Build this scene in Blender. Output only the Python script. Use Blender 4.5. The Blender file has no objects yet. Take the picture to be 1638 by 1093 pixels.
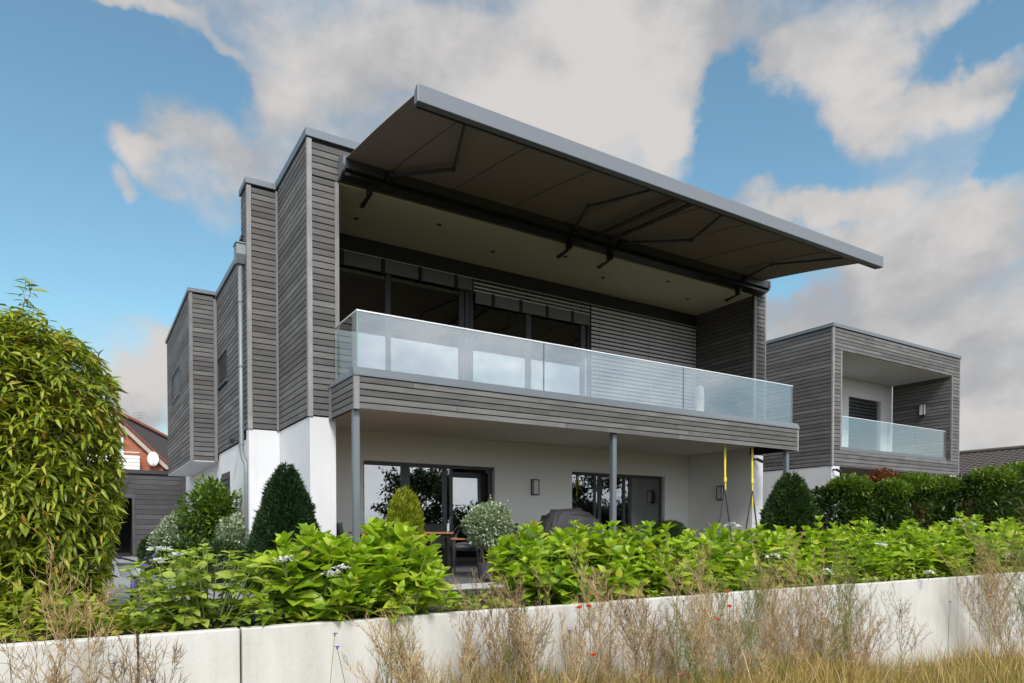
import bpy, math, random
import numpy as np
from mathutils import Vector, Matrix
random.seed(7); RNG = np.random.default_rng(7)
sc = bpy.context.scene
COL = sc.collection

# ------------------------------------------------------------ camera
cam_d = bpy.data.cameras.new("camera"); cam = bpy.data.objects.new("camera", cam_d); COL.objects.link(cam)
YAW, PITCH = 31.844, -1.139
cam.location = (0, 0, 0.8)
cam.rotation_euler = (math.radians(90 + PITCH), 0, math.radians(-YAW))
cam_d.sensor_width = 36; cam_d.sensor_fit = 'HORIZONTAL'
cam_d.lens = 1096.98 / 1638 * 36
cam_d.shift_y = (869.95 - 546.5) / 1638
cam_d.clip_start = 0.05; cam_d.clip_end = 3000
sc.camera = cam

# ------------------------------------------------------------ node helpers
class NT:
    def __init__(s, tree): s.t = tree; s.n = tree.nodes; s.l = tree.links
    def new(s, kind, **k):
        n = s.n.new(kind)
        for a, v in k.items(): setattr(n, a, v)
        return n
    def put(s, sock, v):
        if isinstance(v, bpy.types.NodeSocket): s.l.new(v, sock)
        elif v is not None:
            if isinstance(v, tuple) and len(v) == 3 and sock.type == 'RGBA': v = v + (1,)
            sock.default_value = v
    def math(s, op, a, b=None, c=None, clamp=False):
        n = s.new('ShaderNodeMath', operation=op, use_clamp=clamp)
        for i, v in enumerate((a, b, c)):
            if v is not None: s.put(n.inputs[i], v)
        return n.outputs[0]
    def vmath(s, op, a, b=None, out=0):
        n = s.new('ShaderNodeVectorMath', operation=op)
        s.put(n.inputs[0], a)
        if b is not None: s.put(n.inputs[1], b)
        return n.outputs[out]
    def noise(s, vec, scale, detail=4, rough=.55, out=0):
        n = s.new('ShaderNodeTexNoise'); s.put(n.inputs['Vector'], vec)
        n.inputs['Scale'].default_value = scale; n.inputs['Detail'].default_value = detail; n.inputs['Roughness'].default_value = rough
        return n.outputs[out]
    def smooth(s, v, a, b, lo=0., hi=1.):
        n = s.new('ShaderNodeMapRange', interpolation_type='SMOOTHSTEP')
        s.put(n.inputs[0], v); n.inputs[1].default_value = a; n.inputs[2].default_value = b
        n.inputs[3].default_value = lo; n.inputs[4].default_value = hi
        return n.outputs[0]
    def mix(s, f, a, b, blend='MIX'):
        n = s.new('ShaderNodeMix', data_type='RGBA', blend_type=blend)
        s.put(n.inputs[0], f); s.put(n.inputs[6], a); s.put(n.inputs[7], b)
        return n.outputs[2]
    def ramp(s, f, stops):
        n = s.new('ShaderNodeValToRGB'); s.put(n.inputs[0], f); e = n.color_ramp.elements
        while len(e) < len(stops): e.new(0.5)
        for el, (p, c) in zip(e, stops): el.position = p; el.color = c + (1,)
        return n.outputs[0]

# ------------------------------------------------------------ sky, sun, exposure
SUN_EL, SUN_AZ = math.radians(44), math.radians(196)      # azimuth measured from +y towards +x
EXPOSURE = 0.92
world = bpy.data.worlds.new("World"); sc.world = world; world.use_nodes = True
w = NT(world.node_tree); w.n.clear()
geo = w.new('ShaderNodeTexCoord')
D = geo.outputs['Generated']
sep = w.new('ShaderNodeSeparateXYZ'); w.put(sep.inputs[0], D)
az = w.math('ARCTAN2', sep.outputs[0], sep.outputs[1])
el = w.math('ARCSINE', sep.outputs[2])
cmb = w.new('ShaderNodeCombineXYZ'); w.put(cmb.inputs[0], az); w.put(cmb.inputs[1], el)
nz = w.noise(w.vmath('MULTIPLY', D, (1, 1, 1.6)), 4.2, 7, .56)
nzc = w.noise(D, 5.5, 6, .55, out=1)
wob = w.vmath('MULTIPLY', w.vmath('SUBTRACT', nzc, (.5, .5, .5)), (.34, .20, 0.))
P2 = w.vmath('ADD', cmb.outputs[0], wob)
POS = [(0.141, 0.491, 0.173, 0.054), (0.061, 0.453, 0.077, 0.032), (0.235, 0.55, 0.145, 0.067), (0.405, 0.593, 0.283, 0.078), (0.629, 0.579, 0.287, 0.124), (0.735, 0.597, 0.256, 0.078), (0.787, 0.51, 0.102, 0.073), (0.987, 0.543, 0.148, 0.065), (1.066, 0.483, 0.11, 0.034), (-0.054, 0.553, 0.078, 0.024), (0.098, 0.591, 0.123, 0.019), (1.04, 0.33, 0.12, 0.071), (1.127, 0.328, 0.109, 0.074), (1.075, 0.223, 0.273, 0.141), (1.185, 0.144, 0.119, 0.107), (0.069, 0.204, 0.057, 0.069), (0.037, 0.147, 0.082, 0.054), (0.449, 0.457, 0.287, 0.121), (0.036, 0.406, 0.041, 0.026), (0.966, 0.405, 0.114, 0.028)]
NEG = [(0.02, 0.525, 0.15, 0.045), (0.12, .55, .06, .035), (-0.045, 0.368, 0.086, 0.084), (0.109, 0.321, 0.14, 0.066), (0.891, 0.478, 0.088, 0.047), (0.874, 0.538, 0.041, 0.037), (1.156, 0.534, 0.086, 0.024), (1.175, 0.42, 0.036, 0.043), (0.927, 0.354, 0.047, 0.037)]
def blobs(lst, k):
    acc = None
    for a, e, ra, re in lst:
        L = w.vmath('LENGTH', w.vmath('MULTIPLY', w.vmath('SUBTRACT', P2, (a, e, 0.)), (1 / (ra * k), 1 / (re * k), 0.)), out=1)
        v = w.math('SUBTRACT', 1.0, L, clamp=True)
        acc = v if acc is None else w.math('MAXIMUM', acc, v)
    return acc
pb = w.smooth(blobs(POS, 1.38), 0, .95); nb = w.smooth(blobs(NEG, 1.7), 0, .95)
dens = w.math('ADD', w.math('MULTIPLY_ADD', nz, 1.7, -.84), w.math('SUBTRACT', w.math('MULTIPLY', pb, 1.05), w.math('MULTIPLY', nb, 1.45)))
# the same broken cloud cover goes on all round, thicker towards the horizon
dens = w.math('ADD', dens, w.smooth(el, 0.30, 0.0, 0, .25))
dens = w.math('ADD', dens, w.smooth(w.vmath('DOT_PRODUCT', D, (math.sin(SUN_AZ) * math.cos(SUN_EL), math.cos(SUN_AZ) * math.cos(SUN_EL), math.sin(SUN_EL)), out=1), -.2, .6, 0, .55))
mask = w.smooth(dens, -.22, 0.86)
sky = w.new('ShaderNodeTexSky', sky_type='NISHITA', sun_disc=False)
sky.sun_elevation = SUN_EL; sky.sun_rotation = SUN_AZ; sky.air_density = 1.1; sky.dust_density = 1.2; sky.ozone_density = 1.0
blue = w.mix(1.0, sky.outputs[0], (.74, .965, .90), 'MULTIPLY')
n3 = w.noise(w.vmath('MULTIPLY', D, (1, 1, 2.2)), 2.6, 5, .5)
n4 = w.noise(w.vmath('ADD', D, (.02, .0, .035)), 4.2, 7, .56)
body = w.smooth(w.math('ADD', w.math('MULTIPLY', w.math('SUBTRACT', nz, n4), 1.1), w.math('ADD', n3, w.math('MULTIPLY', dens, .06))), 0.30, 0.72)
cloudc = w.mix(body, (2.15, 2.22, 2.33), (3.55, 3.42, 3.33))
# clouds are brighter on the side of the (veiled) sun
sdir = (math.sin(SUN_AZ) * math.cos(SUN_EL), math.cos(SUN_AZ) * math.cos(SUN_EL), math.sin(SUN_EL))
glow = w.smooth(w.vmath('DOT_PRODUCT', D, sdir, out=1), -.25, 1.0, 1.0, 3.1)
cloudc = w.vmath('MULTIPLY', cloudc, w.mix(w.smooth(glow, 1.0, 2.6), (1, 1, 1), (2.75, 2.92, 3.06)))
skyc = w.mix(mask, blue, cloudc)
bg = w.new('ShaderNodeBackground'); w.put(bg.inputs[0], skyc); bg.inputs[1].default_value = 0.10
out = w.new('ShaderNodeOutputWorld'); w.l.new(bg.outputs[0], out.inputs[0])

sd = bpy.data.lights.new("sun", 'SUN'); sun = bpy.data.objects.new("sun", sd); COL.objects.link(sun)
sd.energy = 1.8; sd.angle = math.radians(13); sd.color = (1, .965, .92)
sv = Vector((math.sin(SUN_AZ) * math.cos(SUN_EL), math.cos(SUN_AZ) * math.cos(SUN_EL), math.sin(SUN_EL)))
sun.rotation_euler = sv.to_track_quat('Z', 'Y').to_euler(); sun.location = (0, -20, 30)
sc.view_settings.view_transform = 'Standard'; sc.view_settings.look = 'None'
sc.view_settings.exposure = EXPOSURE; sc.view_settings.gamma = 1; sc.view_settings.use_curve_mapping = False
sc.cycles.max_bounces = 8; sc.cycles.transparent_max_bounces = 16; sc.cycles.glossy_bounces = 4; sc.cycles.transmission_bounces = 4
sc.cycles.caustics_reflective = False; sc.cycles.caustics_refractive = False

# ------------------------------------------------------------ materials
MATS = {}
def mat(name):
    m = bpy.data.materials.new(name); m.use_nodes = True
    t = NT(m.node_tree); t.n.clear()
    o = t.new('ShaderNodeOutputMaterial'); MATS[name] = m
    return m, t, o
def pbr(t, o, col, rough=.6, metal=0., bump=None, bstr=.3, bdist=.01, spec=None):
    p = t.new('ShaderNodeBsdfPrincipled'); t.put(p.inputs['Base Color'], col)
    t.put(p.inputs['Roughness'], rough); p.inputs['Metallic'].default_value = metal
    if spec is not None: p.inputs['Specular IOR Level'].default_value = spec
    if bump is not None:
        b = t.new('ShaderNodeBump'); b.inputs['Strength'].default_value = bstr; b.inputs['Distance'].default_value = bdist
        t.put(b.inputs['Height'], bump); t.l.new(b.outputs[0], p.inputs['Normal'])
    t.l.new(p.outputs[0], o.inputs[0]); return p
def wpos(t): return t.new('ShaderNodeNewGeometry').outputs['Position']
def rnd(t): return t.new('ShaderNodeObjectInfo').outputs['Random']
def isl(t): return t.new('ShaderNodeNewGeometry').outputs['Random Per Island']

def m_plain(name, col, rough=.6, metal=0., var=.08, scale=3., bump=.1):
    m, t, o = mat(name); p = wpos(t)
    n = t.noise(p, scale, 6, .6); n2 = t.noise(p, scale * 22, 3, .6)
    f = t.math('MULTIPLY_ADD', n, var * 2, 1 - var); f = t.math('MULTIPLY', f, t.math('MULTIPLY_ADD', n2, var, 1 - var / 2))
    c = t.mix(1., col, t.vmath('MULTIPLY', (1, 1, 1), f), 'MULTIPLY')
    pbr(t, o, c, t.math('MULTIPLY_ADD', n, .15, rough - .07), metal, n2, bump, .004); return m
def m_wood(name, cols, vert=False, rough=.8):
    m, t, o = mat(name); p = wpos(t)
    r = t.math('FRACT', t.math('ADD', rnd(t), isl(t)))
    off = t.vmath('MULTIPLY', (7.3, 3.1, 5.7), r)
    pp = t.vmath('ADD', p, off)
    s = (26, 26, .9) if vert else (1.1, 1.1, 34)
    g = t.noise(t.vmath('MULTIPLY', pp, s), 1.6, 6, .65)
    big = t.noise(t.vmath('MULTIPLY', pp, (.9, .9, 2.)), 1.7, 4, .6)
    f = t.math('ADD', t.math('MULTIPLY', g, .50), t.math('ADD', t.math('MULTIPLY', big, .36), t.math('MULTIPLY_ADD', r, .22, .03)))
    c = t.ramp(f, [(.28, cols[0]), (.55, cols[1]), (.82, cols[2])])
    # knots and dark streaks
    k = t.smooth(t.noise(t.vmath('MULTIPLY', pp, (2.2, 2.2, 9) if not vert else (9, 9, 2.2)), 1.3, 2, .5), .70, .78)
    c = t.mix(t.math('MULTIPLY', k, .45), c, (.035, .03, .026))
    pbr(t, o, c, rough, 0, g, .45, .004, spec=.25); return m
WOOD = m_wood('weathered_wood', ((.062, .059, .059), (.124, .119, .118), (.215, .209, .206)))
WOODV = m_wood('weathered_wood_trim', ((.13, .127, .127), (.21, .206, .206), (.34, .335, .335)), True)
WOODD = m_wood('grey_stained_wood', ((.045, .043, .045), (.075, .073, .077), (.115, .112, .118)))
MEMB = m_plain('black_membrane', (.012, .012, .012), .9)
PLAST = m_plain('white_plaster', (.66, .66, .675), .9, var=.025, scale=1.2, bump=.25)
PLASTG = m_plain('warm_plaster', (.76, .75, .725), .9, var=.03, scale=1.2, bump=.25)
def m_plaster():
    m, t, o = mat('white_plaster'); p = wpos(t); sp = t.new('ShaderNodeSeparateXYZ'); t.put(sp.inputs[0], p)
    n = t.noise(p, 1.1, 6, .6); st = t.noise(t.vmath('MULTIPLY', p, (4, 4, .25)), 2.0, 5, .6); g = t.noise(p, 160, 2, .7)
    base = t.math('MULTIPLY', t.smooth(sp.outputs[2], .55, -.1), t.smooth(n, .3, .7, .3, 1.))
    f = t.math('ADD', t.math('MULTIPLY', t.smooth(st, .52, .75), .13), t.math('MULTIPLY', base, .35))
    c = t.mix(f, t.mix(t.smooth(n, .3, .7), (.63, .63, .65), (.69, .69, .70)), (.36, .35, .31)); pbr(t, o, c, .9, 0, g, .35, .004); return m
PLAST = m_plaster()
SOFF = m_plain('soffit_plaster', (.74, .71, .63), .9, var=.03, scale=1.)
ALU = m_plain('grey_painted_aluminium', (.155, .175, .195), .42, .25, .04)
ALUD = m_plain('anthracite_aluminium', (.055, .057, .062), .4, .2, .05)
ZINC = m_plain('zinc', (.22, .245, .255), .5, .35, .12, 2.)
BLACK = m_plain('black_metal', (.018, .018, .02), .4, .2)
FRAME = m_plain('anthracite_window_frame', (.045, .047, .053), .38, .1, .04)
SLATM = m_plain('blind_slat_aluminium', (.60, .60, .62), .6, .0, .05)
CORD = m_plain('dark_rope', (.05, .05, .055), .8)
YEL = m_plain('yellow_strap', (.75, .62, .05), .6, var=.12)
TERR = m_plain('terrace_tile', (.10, .10, .105), .6, var=.15, scale=2)
SLAB = m_plain('pale_concrete_slab', (.42, .42, .42), .85, var=.12, scale=4)
TEAK = m_plain('teak', (.36, .14, .055), .5, var=.2, scale=6)
TEXT = m_plain('black_textilene', (.03, .03, .033), .75)
COVER = m_plain('grey_cover_fabric', (.05, .048, .055), .65, var=.15)
WPAINT = m_plain('white_paint', (.78, .78, .78), .5, var=.03)
PURP = m_plain('purple_paint', (.17, .10, .55), .35, var=.05)
RUBB = m_plain('black_rubber', (.02, .02, .02), .7)
LAMPG = m_plain('frosted_lamp_glass', (.55, .56, .56), .25, var=.03)
CURT = m_plain('grey_curtain', (.14, .135, .13), .9, var=.05)
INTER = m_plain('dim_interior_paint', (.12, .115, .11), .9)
AWN = m_plain('brown_awning_fabric', (.25, .20, .185), .85, var=.06, scale=1.2)
BARK = m_plain('grey_green_bark', (.10, .095, .06), .9, var=.35, scale=7, bump=.8)
TWIG = m_plain('brown_twig', (.16, .12, .07), .9, var=.25, scale=9)
STEMG = m_plain('green_stem', (.14, .19, .05), .7, var=.2, scale=9)
def m_soil():
    m, t, o = mat('soil'); p = wpos(t); n = t.noise(p, 9, 8, .65); v = t.noise(p, 60, 3, .6)
    c = t.ramp(n, [(.3, (.03, .022, .015)), (.6, (.075, .055, .038)), (.8, (.12, .10, .07))]); pbr(t, o, c, .95, 0, v, .8, .03); return m
SOIL = m_soil()
def m_field():
    m, t, o = mat('dry_field'); p = wpos(t); n = t.noise(p, 2.2, 8, .7); v = t.noise(p, 40, 4, .7)
    c = t.ramp(n, [(.3, (.06, .05, .028)), (.55, (.13, .105, .055)), (.8, (.12, .13, .04))]); pbr(t, o, c, .95, 0, v, .9, .03); return m
FIELD = m_field()
def m_concrete():
    m, t, o = mat('cast_concrete'); p = wpos(t)
    n = t.noise(p, .9, 6, .6); st = t.noise(t.vmath('MULTIPLY', p, (3.5, 3.5, .28)), 1.5, 5, .6); fine = t.noise(p, 26, 6, .7)
    f = t.math('ADD', t.math('MULTIPLY', n, .5), t.math('ADD', t.math('MULTIPLY', st, .35), t.math('ADD', t.math('MULTIPLY', fine, .22), t.math('MULTIPLY', rnd(t), .10))))
    c = t.ramp(f, [(.34, (.36, .345, .31)), (.52, (.53, .515, .48)), (.72, (.65, .635, .605))])
    pock = t.new('ShaderNodeTexVoronoi'); pock.inputs['Scale'].default_value = 16; t.put(pock.inputs['Vector'], p)
    pk = t.smooth(pock.outputs['Distance'], .09, .05)
    pk = t.math('MULTIPLY', pk, t.smooth(t.noise(p, 3, 2), .56, .62))
    c = t.mix(t.math('MULTIPLY', pk, .6), c, (.12, .11, .10))
    moss = t.smooth(t.noise(t.vmath('MULTIPLY', p, (2, 2, .5)), 2.6, 6, .7), .58, .76)
    c = t.mix(t.math('MULTIPLY', moss, .42), c, (.27, .25, .19))
    pbr(t, o, c, .85, 0, t.math('SUBTRACT', fine, pk), .25, .006); return m
CONC = m_concrete()
def m_brick():
    m, t, o = mat('orange_brick'); p = wpos(t)
    b = t.new('ShaderNodeTexBrick'); mp = t.new('ShaderNodeMapping'); t.put(mp.inputs[0], p); mp.inputs['Rotation'].default_value = (math.radians(90), 0, 0)
    t.l.new(mp.outputs[0], b.inputs[0]); b.inputs['Scale'].default_value = 1.0
    b.inputs['Brick Width'].default_value = .30; b.inputs['Row Height'].default_value = .10; b.inputs['Mortar Size'].default_value = .012
    b.inputs['Color1'].default_value = (.44, .13, .05, 1); b.inputs['Color2'].default_value = (.33, .09, .04, 1); b.inputs['Mortar'].default_value = (.30, .20, .15, 1)
    pbr(t, o, t.mix(t.math('MULTIPLY', t.noise(p, 1.4, 5), .5), b.outputs[0], (.27, .09, .05)), .9); return m
BRICK = m_brick()
TILER = m_plain('red_roof_tile', (.22, .065, .04), .8, var=.3, scale=3)
TILED = m_plain('dark_roof_tile', (.075, .058, .052), .7, var=.3, scale=3)
SLATE = m_plain('slate_cladding', (.045, .042, .045), .7, var=.15)

def m_glass(name, base, tint, rough=0.0, k=1.6):
    m, t, o = mat(name)
    g = t.new('ShaderNodeBsdfGlossy'); g.inputs['Color'].default_value = (.95, .97, 1, 1); g.inputs['Roughness'].default_value = rough
    tr = t.new('ShaderNodeBsdfTransparent'); tr.inputs[0].default_value = tint + (1,)
    fr = t.new('ShaderNodeFresnel')
    bf = t.new('ShaderNodeNewGeometry').outputs['Backfacing']; t.put(fr.inputs[0], t.math('MULTIPLY_ADD', bf, 1 / 1.5 - 1.5, 1.5))   # same reflectance on both faces of a pane
    f = t.math('MULTIPLY_ADD', fr.outputs[0], k, base, clamp=True)
    mx = t.new('ShaderNodeMixShader'); t.put(mx.inputs[0], f); t.l.new(tr.outputs[0], mx.inputs[1]); t.l.new(g.outputs[0], mx.inputs[2])
    t.l.new(mx.outputs[0], o.inputs[0]); return m
GWIN = m_glass('window_glass', .20, (.42, .45, .46), k=1.5)
GRAIL = m_glass('balustrade_glass', .13, (.90, .94, .935), k=1.0)
GEDGE = m_plain('green_glass_edge', (.25, .48, .44), .15, var=.02)

def m_leaf(name, ramp, rough=.45, trans=.35, tcol=None, vein=0., spec=.4):
    m, t, o = mat(name)
    r = t.math('FRACT', t.math('ADD', rnd(t), isl(t)))
    c = t.ramp(r, ramp)
    c = t.mix(t.math('MULTIPLY', t.noise(wpos(t), 9, 3), .35), c, tuple(x * .55 for x in ramp[0][1]))
    p = t.new('ShaderNodeBsdfPrincipled'); t.put(p.inputs['Base Color'], c); p.inputs['Roughness'].default_value = rough; p.inputs['Specular IOR Level'].default_value = spec
    tb = t.new('ShaderNodeBsdfTranslucent'); t.put(tb.inputs[0], t.mix(1., c, tcol or (1.2, 1.3, .5), 'MULTIPLY'))
    mx = t.new('ShaderNodeMixShader'); mx.inputs[0].default_value = trans
    t.l.new(p.outputs[0], mx.inputs[1]); t.l.new(tb.outputs[0], mx.inputs[2]); t.l.new(mx.outputs[0], o.inputs[0]); return m
L_HYD = m_leaf('hydrangea_leaf', [(0, (.14, .26, .016)), (.3, (.30, .45, .026)), (.7, (.44, .57, .04)), (.92, (.56, .64, .08)), (1, (.48, .44, .07))], .42, .40)
L_HYD2 = m_leaf('pale_hydrangea_leaf', [(0, (.18, .27, .03)), (.5, (.33, .43, .055)), (1, (.48, .53, .10))], .5, .35)
L_TREE = m_leaf('laurel_tree_leaf', [(0, (.12, .18, .016)), (.45, (.26, .33, .025)), (.8, (.41, .44, .045)), (.95, (.52, .48, .08)), (.975, (.45, .27, .03)), (1, (.50, .27, .03))], .38, .3)
L_YEW = m_leaf('yew_needles', [(0, (.012, .035, .012)), (.6, (.025, .065, .02)), (.93, (.04, .09, .025)), (1, (.10, .17, .03))], .6, .12)
L_THU = m_leaf('golden_thuja_scale', [(0, (.10, .14, .01)), (.5, (.28, .33, .015)), (1, (.48, .50, .03))], .6, .25)
L_CON = m_leaf('spruce_needles', [(0, (.02, .05, .012)), (.7, (.05, .10, .02)), (1, (.10, .16, .03))], .6, .15)
L_VAR = m_leaf('variegated_leaf', [(0, (.12, .19, .08)), (.45, (.30, .38, .22)), (.8, (.60, .64, .45)), (1, (.74, .76, .60))], .5, .25, (1, 1.1, .8))
L_LAU = m_leaf('cherry_laurel_leaf', [(0, (.012, .035, .008)), (.5, (.035, .075, .014)), (.85, (.09, .14, .02)), (1, (.17, .22, .03))], .35, .25)
L_LAUT = m_leaf('young_laurel_leaf', [(0, (.06, .12, .015)), (.6, (.13, .21, .022)), (1, (.22, .29, .04))], .38, .3)
L_BOX = m_leaf('boxwood_leaf', [(0, (.02, .05, .012)), (.6, (.04, .085, .018)), (1, (.09, .13, .03))], .5, .2)
L_MAP = m_leaf('red_maple_leaf', [(0, (.12, .025, .015)), (.5, (.22, .06, .02)), (1, (.14, .12, .02))], .5, .3, (1.3, .7, .4))
L_FAR = m_leaf('dark_tree_leaf', [(0, (.015, .035, .012)), (1, (.05, .09, .025))], .5, .2)
L_FLW = m_leaf('white_petal', [(0, (.70, .72, .62)), (1, (.85, .85, .82))], .5, .3, (1, 1, 1))
L_POP = m_leaf('poppy_petal', [(0, (.80, .13, .04)), (1, (.88, .26, .10))], .5, .4, (1.1, .6, .4))
L_COR = m_leaf('cornflower_petal', [(0, (.10, .10, .55)), (1, (.22, .20, .80))], .5, .3, (.7, .7, 1.2))
DRY = m_leaf('dry_straw', [(0, (.26, .15, .065)), (.4, (.48, .32, .15)), (.75, (.66, .49, .25)), (1, (.80, .66, .40))], .8, .15, (1, .9, .7), spec=.1)
DRYD = m_leaf('dark_dry_stem', [(0, (.17, .10, .055)), (.5, (.34, .23, .12)), (1, (.56, .43, .24))], .85, .1, (1, .9, .7), spec=.1)
DRYG = m_leaf('green_weed', [(0, (.12, .15, .04)), (.5, (.25, .27, .08)), (1, (.42, .38, .14))], .75, .2, (1, 1, .6), spec=.1)

# ------------------------------------------------------------ mesh helpers
ORG = {}
class MB:
    """collects geometry of ONE mesh object (world coordinates)"""
    def __init__(s): s.v = []; s.f = []; s.mi = []; s.arr = []; s.cur = 0
    def add(s, vs, fs):
        b = len(s.v); s.v.extend(vs); s.f.extend([tuple(i + b for i in f) for f in fs]); s.mi.extend([s.cur] * len(fs)); return s
    def box(s, x0, x1, y0, y1, z0, z1):
        x0, x1 = sorted((x0, x1)); y0, y1 = sorted((y0, y1)); z0, z1 = sorted((z0, z1))
        return s.add([(x0, y0, z0), (x1, y0, z0), (x1, y1, z0), (x0, y1, z0), (x0, y0, z1), (x1, y0, z1), (x1, y1, z1), (x0, y1, z1)],
              [(0, 3, 2, 1), (4, 5, 6, 7), (0, 1, 5, 4), (1, 2, 6, 5), (2, 3, 7, 6), (3, 0, 4, 7)])
    def prism(s, poly, d):      # poly: list of 3d points, extruded by vector d
        n = len(poly); d = Vector(d); a = [tuple(p) for p in poly]; b = [tuple(Vector(p) + d) for p in poly]
        return s.add(a + b, [tuple(range(n))[::-1], tuple(range(n, 2 * n))] + [(i, (i + 1) % n, n + (i + 1) % n, n + i) for i in range(n)])
    def tube(s, pts, r, n=6, caps=True):
        pts = [Vector(p) for p in pts]; m = len(pts); rs = r if isinstance(r, (list, tuple)) else [r] * m
        b = len(s.v); up = None
        for i, p in enumerate(pts):
            t = (pts[min(i + 1, m - 1)] - pts[max(i - 1, 0)])
            if t.length < 1e-9: t = Vector((0, 0, 1))
            t.normalize()
            if up is None: up = Vector((1, 0, 0)) if abs(t.x) < .9 else Vector((0, 1, 0))
            u = (up - t * up.dot(t)); u.normalize(); vv = t.cross(u); up = u
            for k in range(n):
                a = 2 * math.pi * k / n; s.v.append(tuple(p + (u * math.cos(a) + vv * math.sin(a)) * rs[i]))
        nf = 0
        for i in range(m - 1):
            for k in range(n):
                s.f.append((b + i * n + k, b + i * n + (k + 1) % n, b + (i + 1) * n + (k + 1) % n, b + (i + 1) * n + k)); nf += 1
        if caps and n > 2:
            s.f.append(tuple(b + k for k in range(n))[::-1]); s.f.append(tuple(b + (m - 1) * n + k for k in range(n))); nf += 2
        s.mi.extend([s.cur] * nf); return s
    def bar(s, a, b, w, h):     # rectangular bar from a to b
        a, b = Vector(a), Vector(b); t = (b - a).normalized(); up = Vector((0, 0, 1)) if abs(t.z) < .95 else Vector((0, 1, 0))
        u = t.cross(up).normalized(); v = u.cross(t)
        c = [u * (w / 2) * i + v * (h / 2) * j for i, j in ((-1, -1), (1, -1), (1, 1), (-1, 1))]
        return s.add([tuple(a + k) for k in c] + [tuple(b + k) for k in c], [(0, 1, 2, 3)[::-1], (4, 5, 6, 7), (0, 1, 5, 4), (1, 2, 6, 5), (2, 3, 7, 6), (3, 0, 4, 7)])
    def ball(s, c, r, seg=10, ring=6, sq=(1, 1, 1)):
        vs = [(c[0], c[1], c[2] + r * sq[2])]
        for i in range(1, ring):
            ph = math.pi * i / ring
            for k in range(seg):
                a = 2 * math.pi * k / seg; vs.append((c[0] + r * sq[0] * math.sin(ph) * math.cos(a), c[1] + r * sq[1] * math.sin(ph) * math.sin(a), c[2] + r * sq[2] * math.cos(ph)))
        vs.append((c[0], c[1], c[2] - r * sq[2])); fs = []
        for k in range(seg): fs.append((0, 1 + k, 1 + (k + 1) % seg)); fs.append((len(vs) - 1, 1 + (ring - 2) * seg + (k + 1) % seg, 1 + (ring - 2) * seg + k))
        for i in range(ring - 2):
            for k in range(seg): fs.append((1 + i * seg + k, 1 + (i + 1) * seg + k, 1 + (i + 1) * seg + (k + 1) % seg, 1 + i * seg + (k + 1) % seg))
        return s.add(vs, fs)
    def build(s, name, m, parent=None, label=None, cat=None, group=None, kind=None, bevel=0., smooth=False):
        me = bpy.data.meshes.new(name)
        org = Vector(ORG[parent.name]) if parent is not None else Vector(s_base(s.v))
        me.from_pydata([tuple(Vector(v) - org) for v in s.v], [], s.f)
        for mm in (m if isinstance(m, (list, tuple)) else [m]): me.materials.append(mm)
        if any(s.mi): me.polygons.foreach_set('material_index', s.mi)
        if smooth: me.polygons.foreach_set('use_smooth', [True] * len(me.polygons))
        o = bpy.data.objects.new(name, me); COL.objects.link(o)
        if parent is not None: o.parent = parent
        else: o.location = org
        ORG[o.name] = tuple(org)
        if bevel:
            b = o.modifiers.new('bevel', 'BEVEL'); b.width = bevel; b.segments = 2; b.limit_method = 'ANGLE'
        tag(o, label, cat, group, kind); return o
def s_base(vs):
    a = np.array(vs); return (float((a[:, 0].min() + a[:, 0].max()) / 2), float((a[:, 1].min() + a[:, 1].max()) / 2), float(a[:, 2].min()))
def tag(o, label=None, cat=None, group=None, kind=None):
    for k, v in (('label', label), ('category', cat), ('group', group), ('kind', kind)):
        if v: o[k] = v
def thing(name, loc, label, cat, group=None):
    o = bpy.data.objects.new(name, None); COL.objects.link(o); o.location = loc; o.empty_display_size = .2
    ORG[o.name] = tuple(loc); tag(o, label, cat, group); return o
def fastmesh(name, V, F, mats):
    """V (n,3) array, F (m,k) int array of equal-sized faces"""
    me = bpy.data.meshes.new(name); n, k = F.shape
    me.vertices.add(len(V)); me.vertices.foreach_set('co', np.ascontiguousarray(V, dtype=np.float32).ravel())
    me.loops.add(n * k); me.loops.foreach_set('vertex_index', np.ascontiguousarray(F, dtype=np.int32).ravel())
    me.polygons.add(n); me.polygons.foreach_set('loop_start', np.arange(0, n * k, k, dtype=np.int32)); me.polygons.foreach_set('loop_total', np.full(n, k, dtype=np.int32))
    for m in (mats if isinstance(mats, (list, tuple)) else [mats]): me.materials.append(m)
    me.update(calc_edges=True); me.validate(); return me
def obj_from(name, me, parent=None, loc=None, **k):
    o = bpy.data.objects.new(name, me); COL.objects.link(o)
    if parent is not None: o.parent = parent; ORG[o.name] = ORG[parent.name]
    if loc is not None: o.location = loc
    tag(o, **k); return o
UNIT = {}
def unit_box(m):
    if m.name not in UNIT:
        me = bpy.data.meshes.new('plank'); a = MB().box(-.5, .5, -.5, .5, -.5, .5); me.from_pydata(a.v, [], a.f); me.materials.append(m); UNIT[m.name] = me
    return UNIT[m.name]
def plank(parent, name, m, x0, x1, y0, y1, z0, z1):
    o = bpy.data.objects.new(name, unit_box(m)); COL.objects.link(o); g = ORG[parent.name]; o.parent = parent
    o.location = ((x0 + x1) / 2 - g[0], (y0 + y1) / 2 - g[1], (z0 + z1) / 2 - g[2]); o.scale = (abs(x1 - x0), abs(y1 - y0), abs(z1 - z0)); return o
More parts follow.
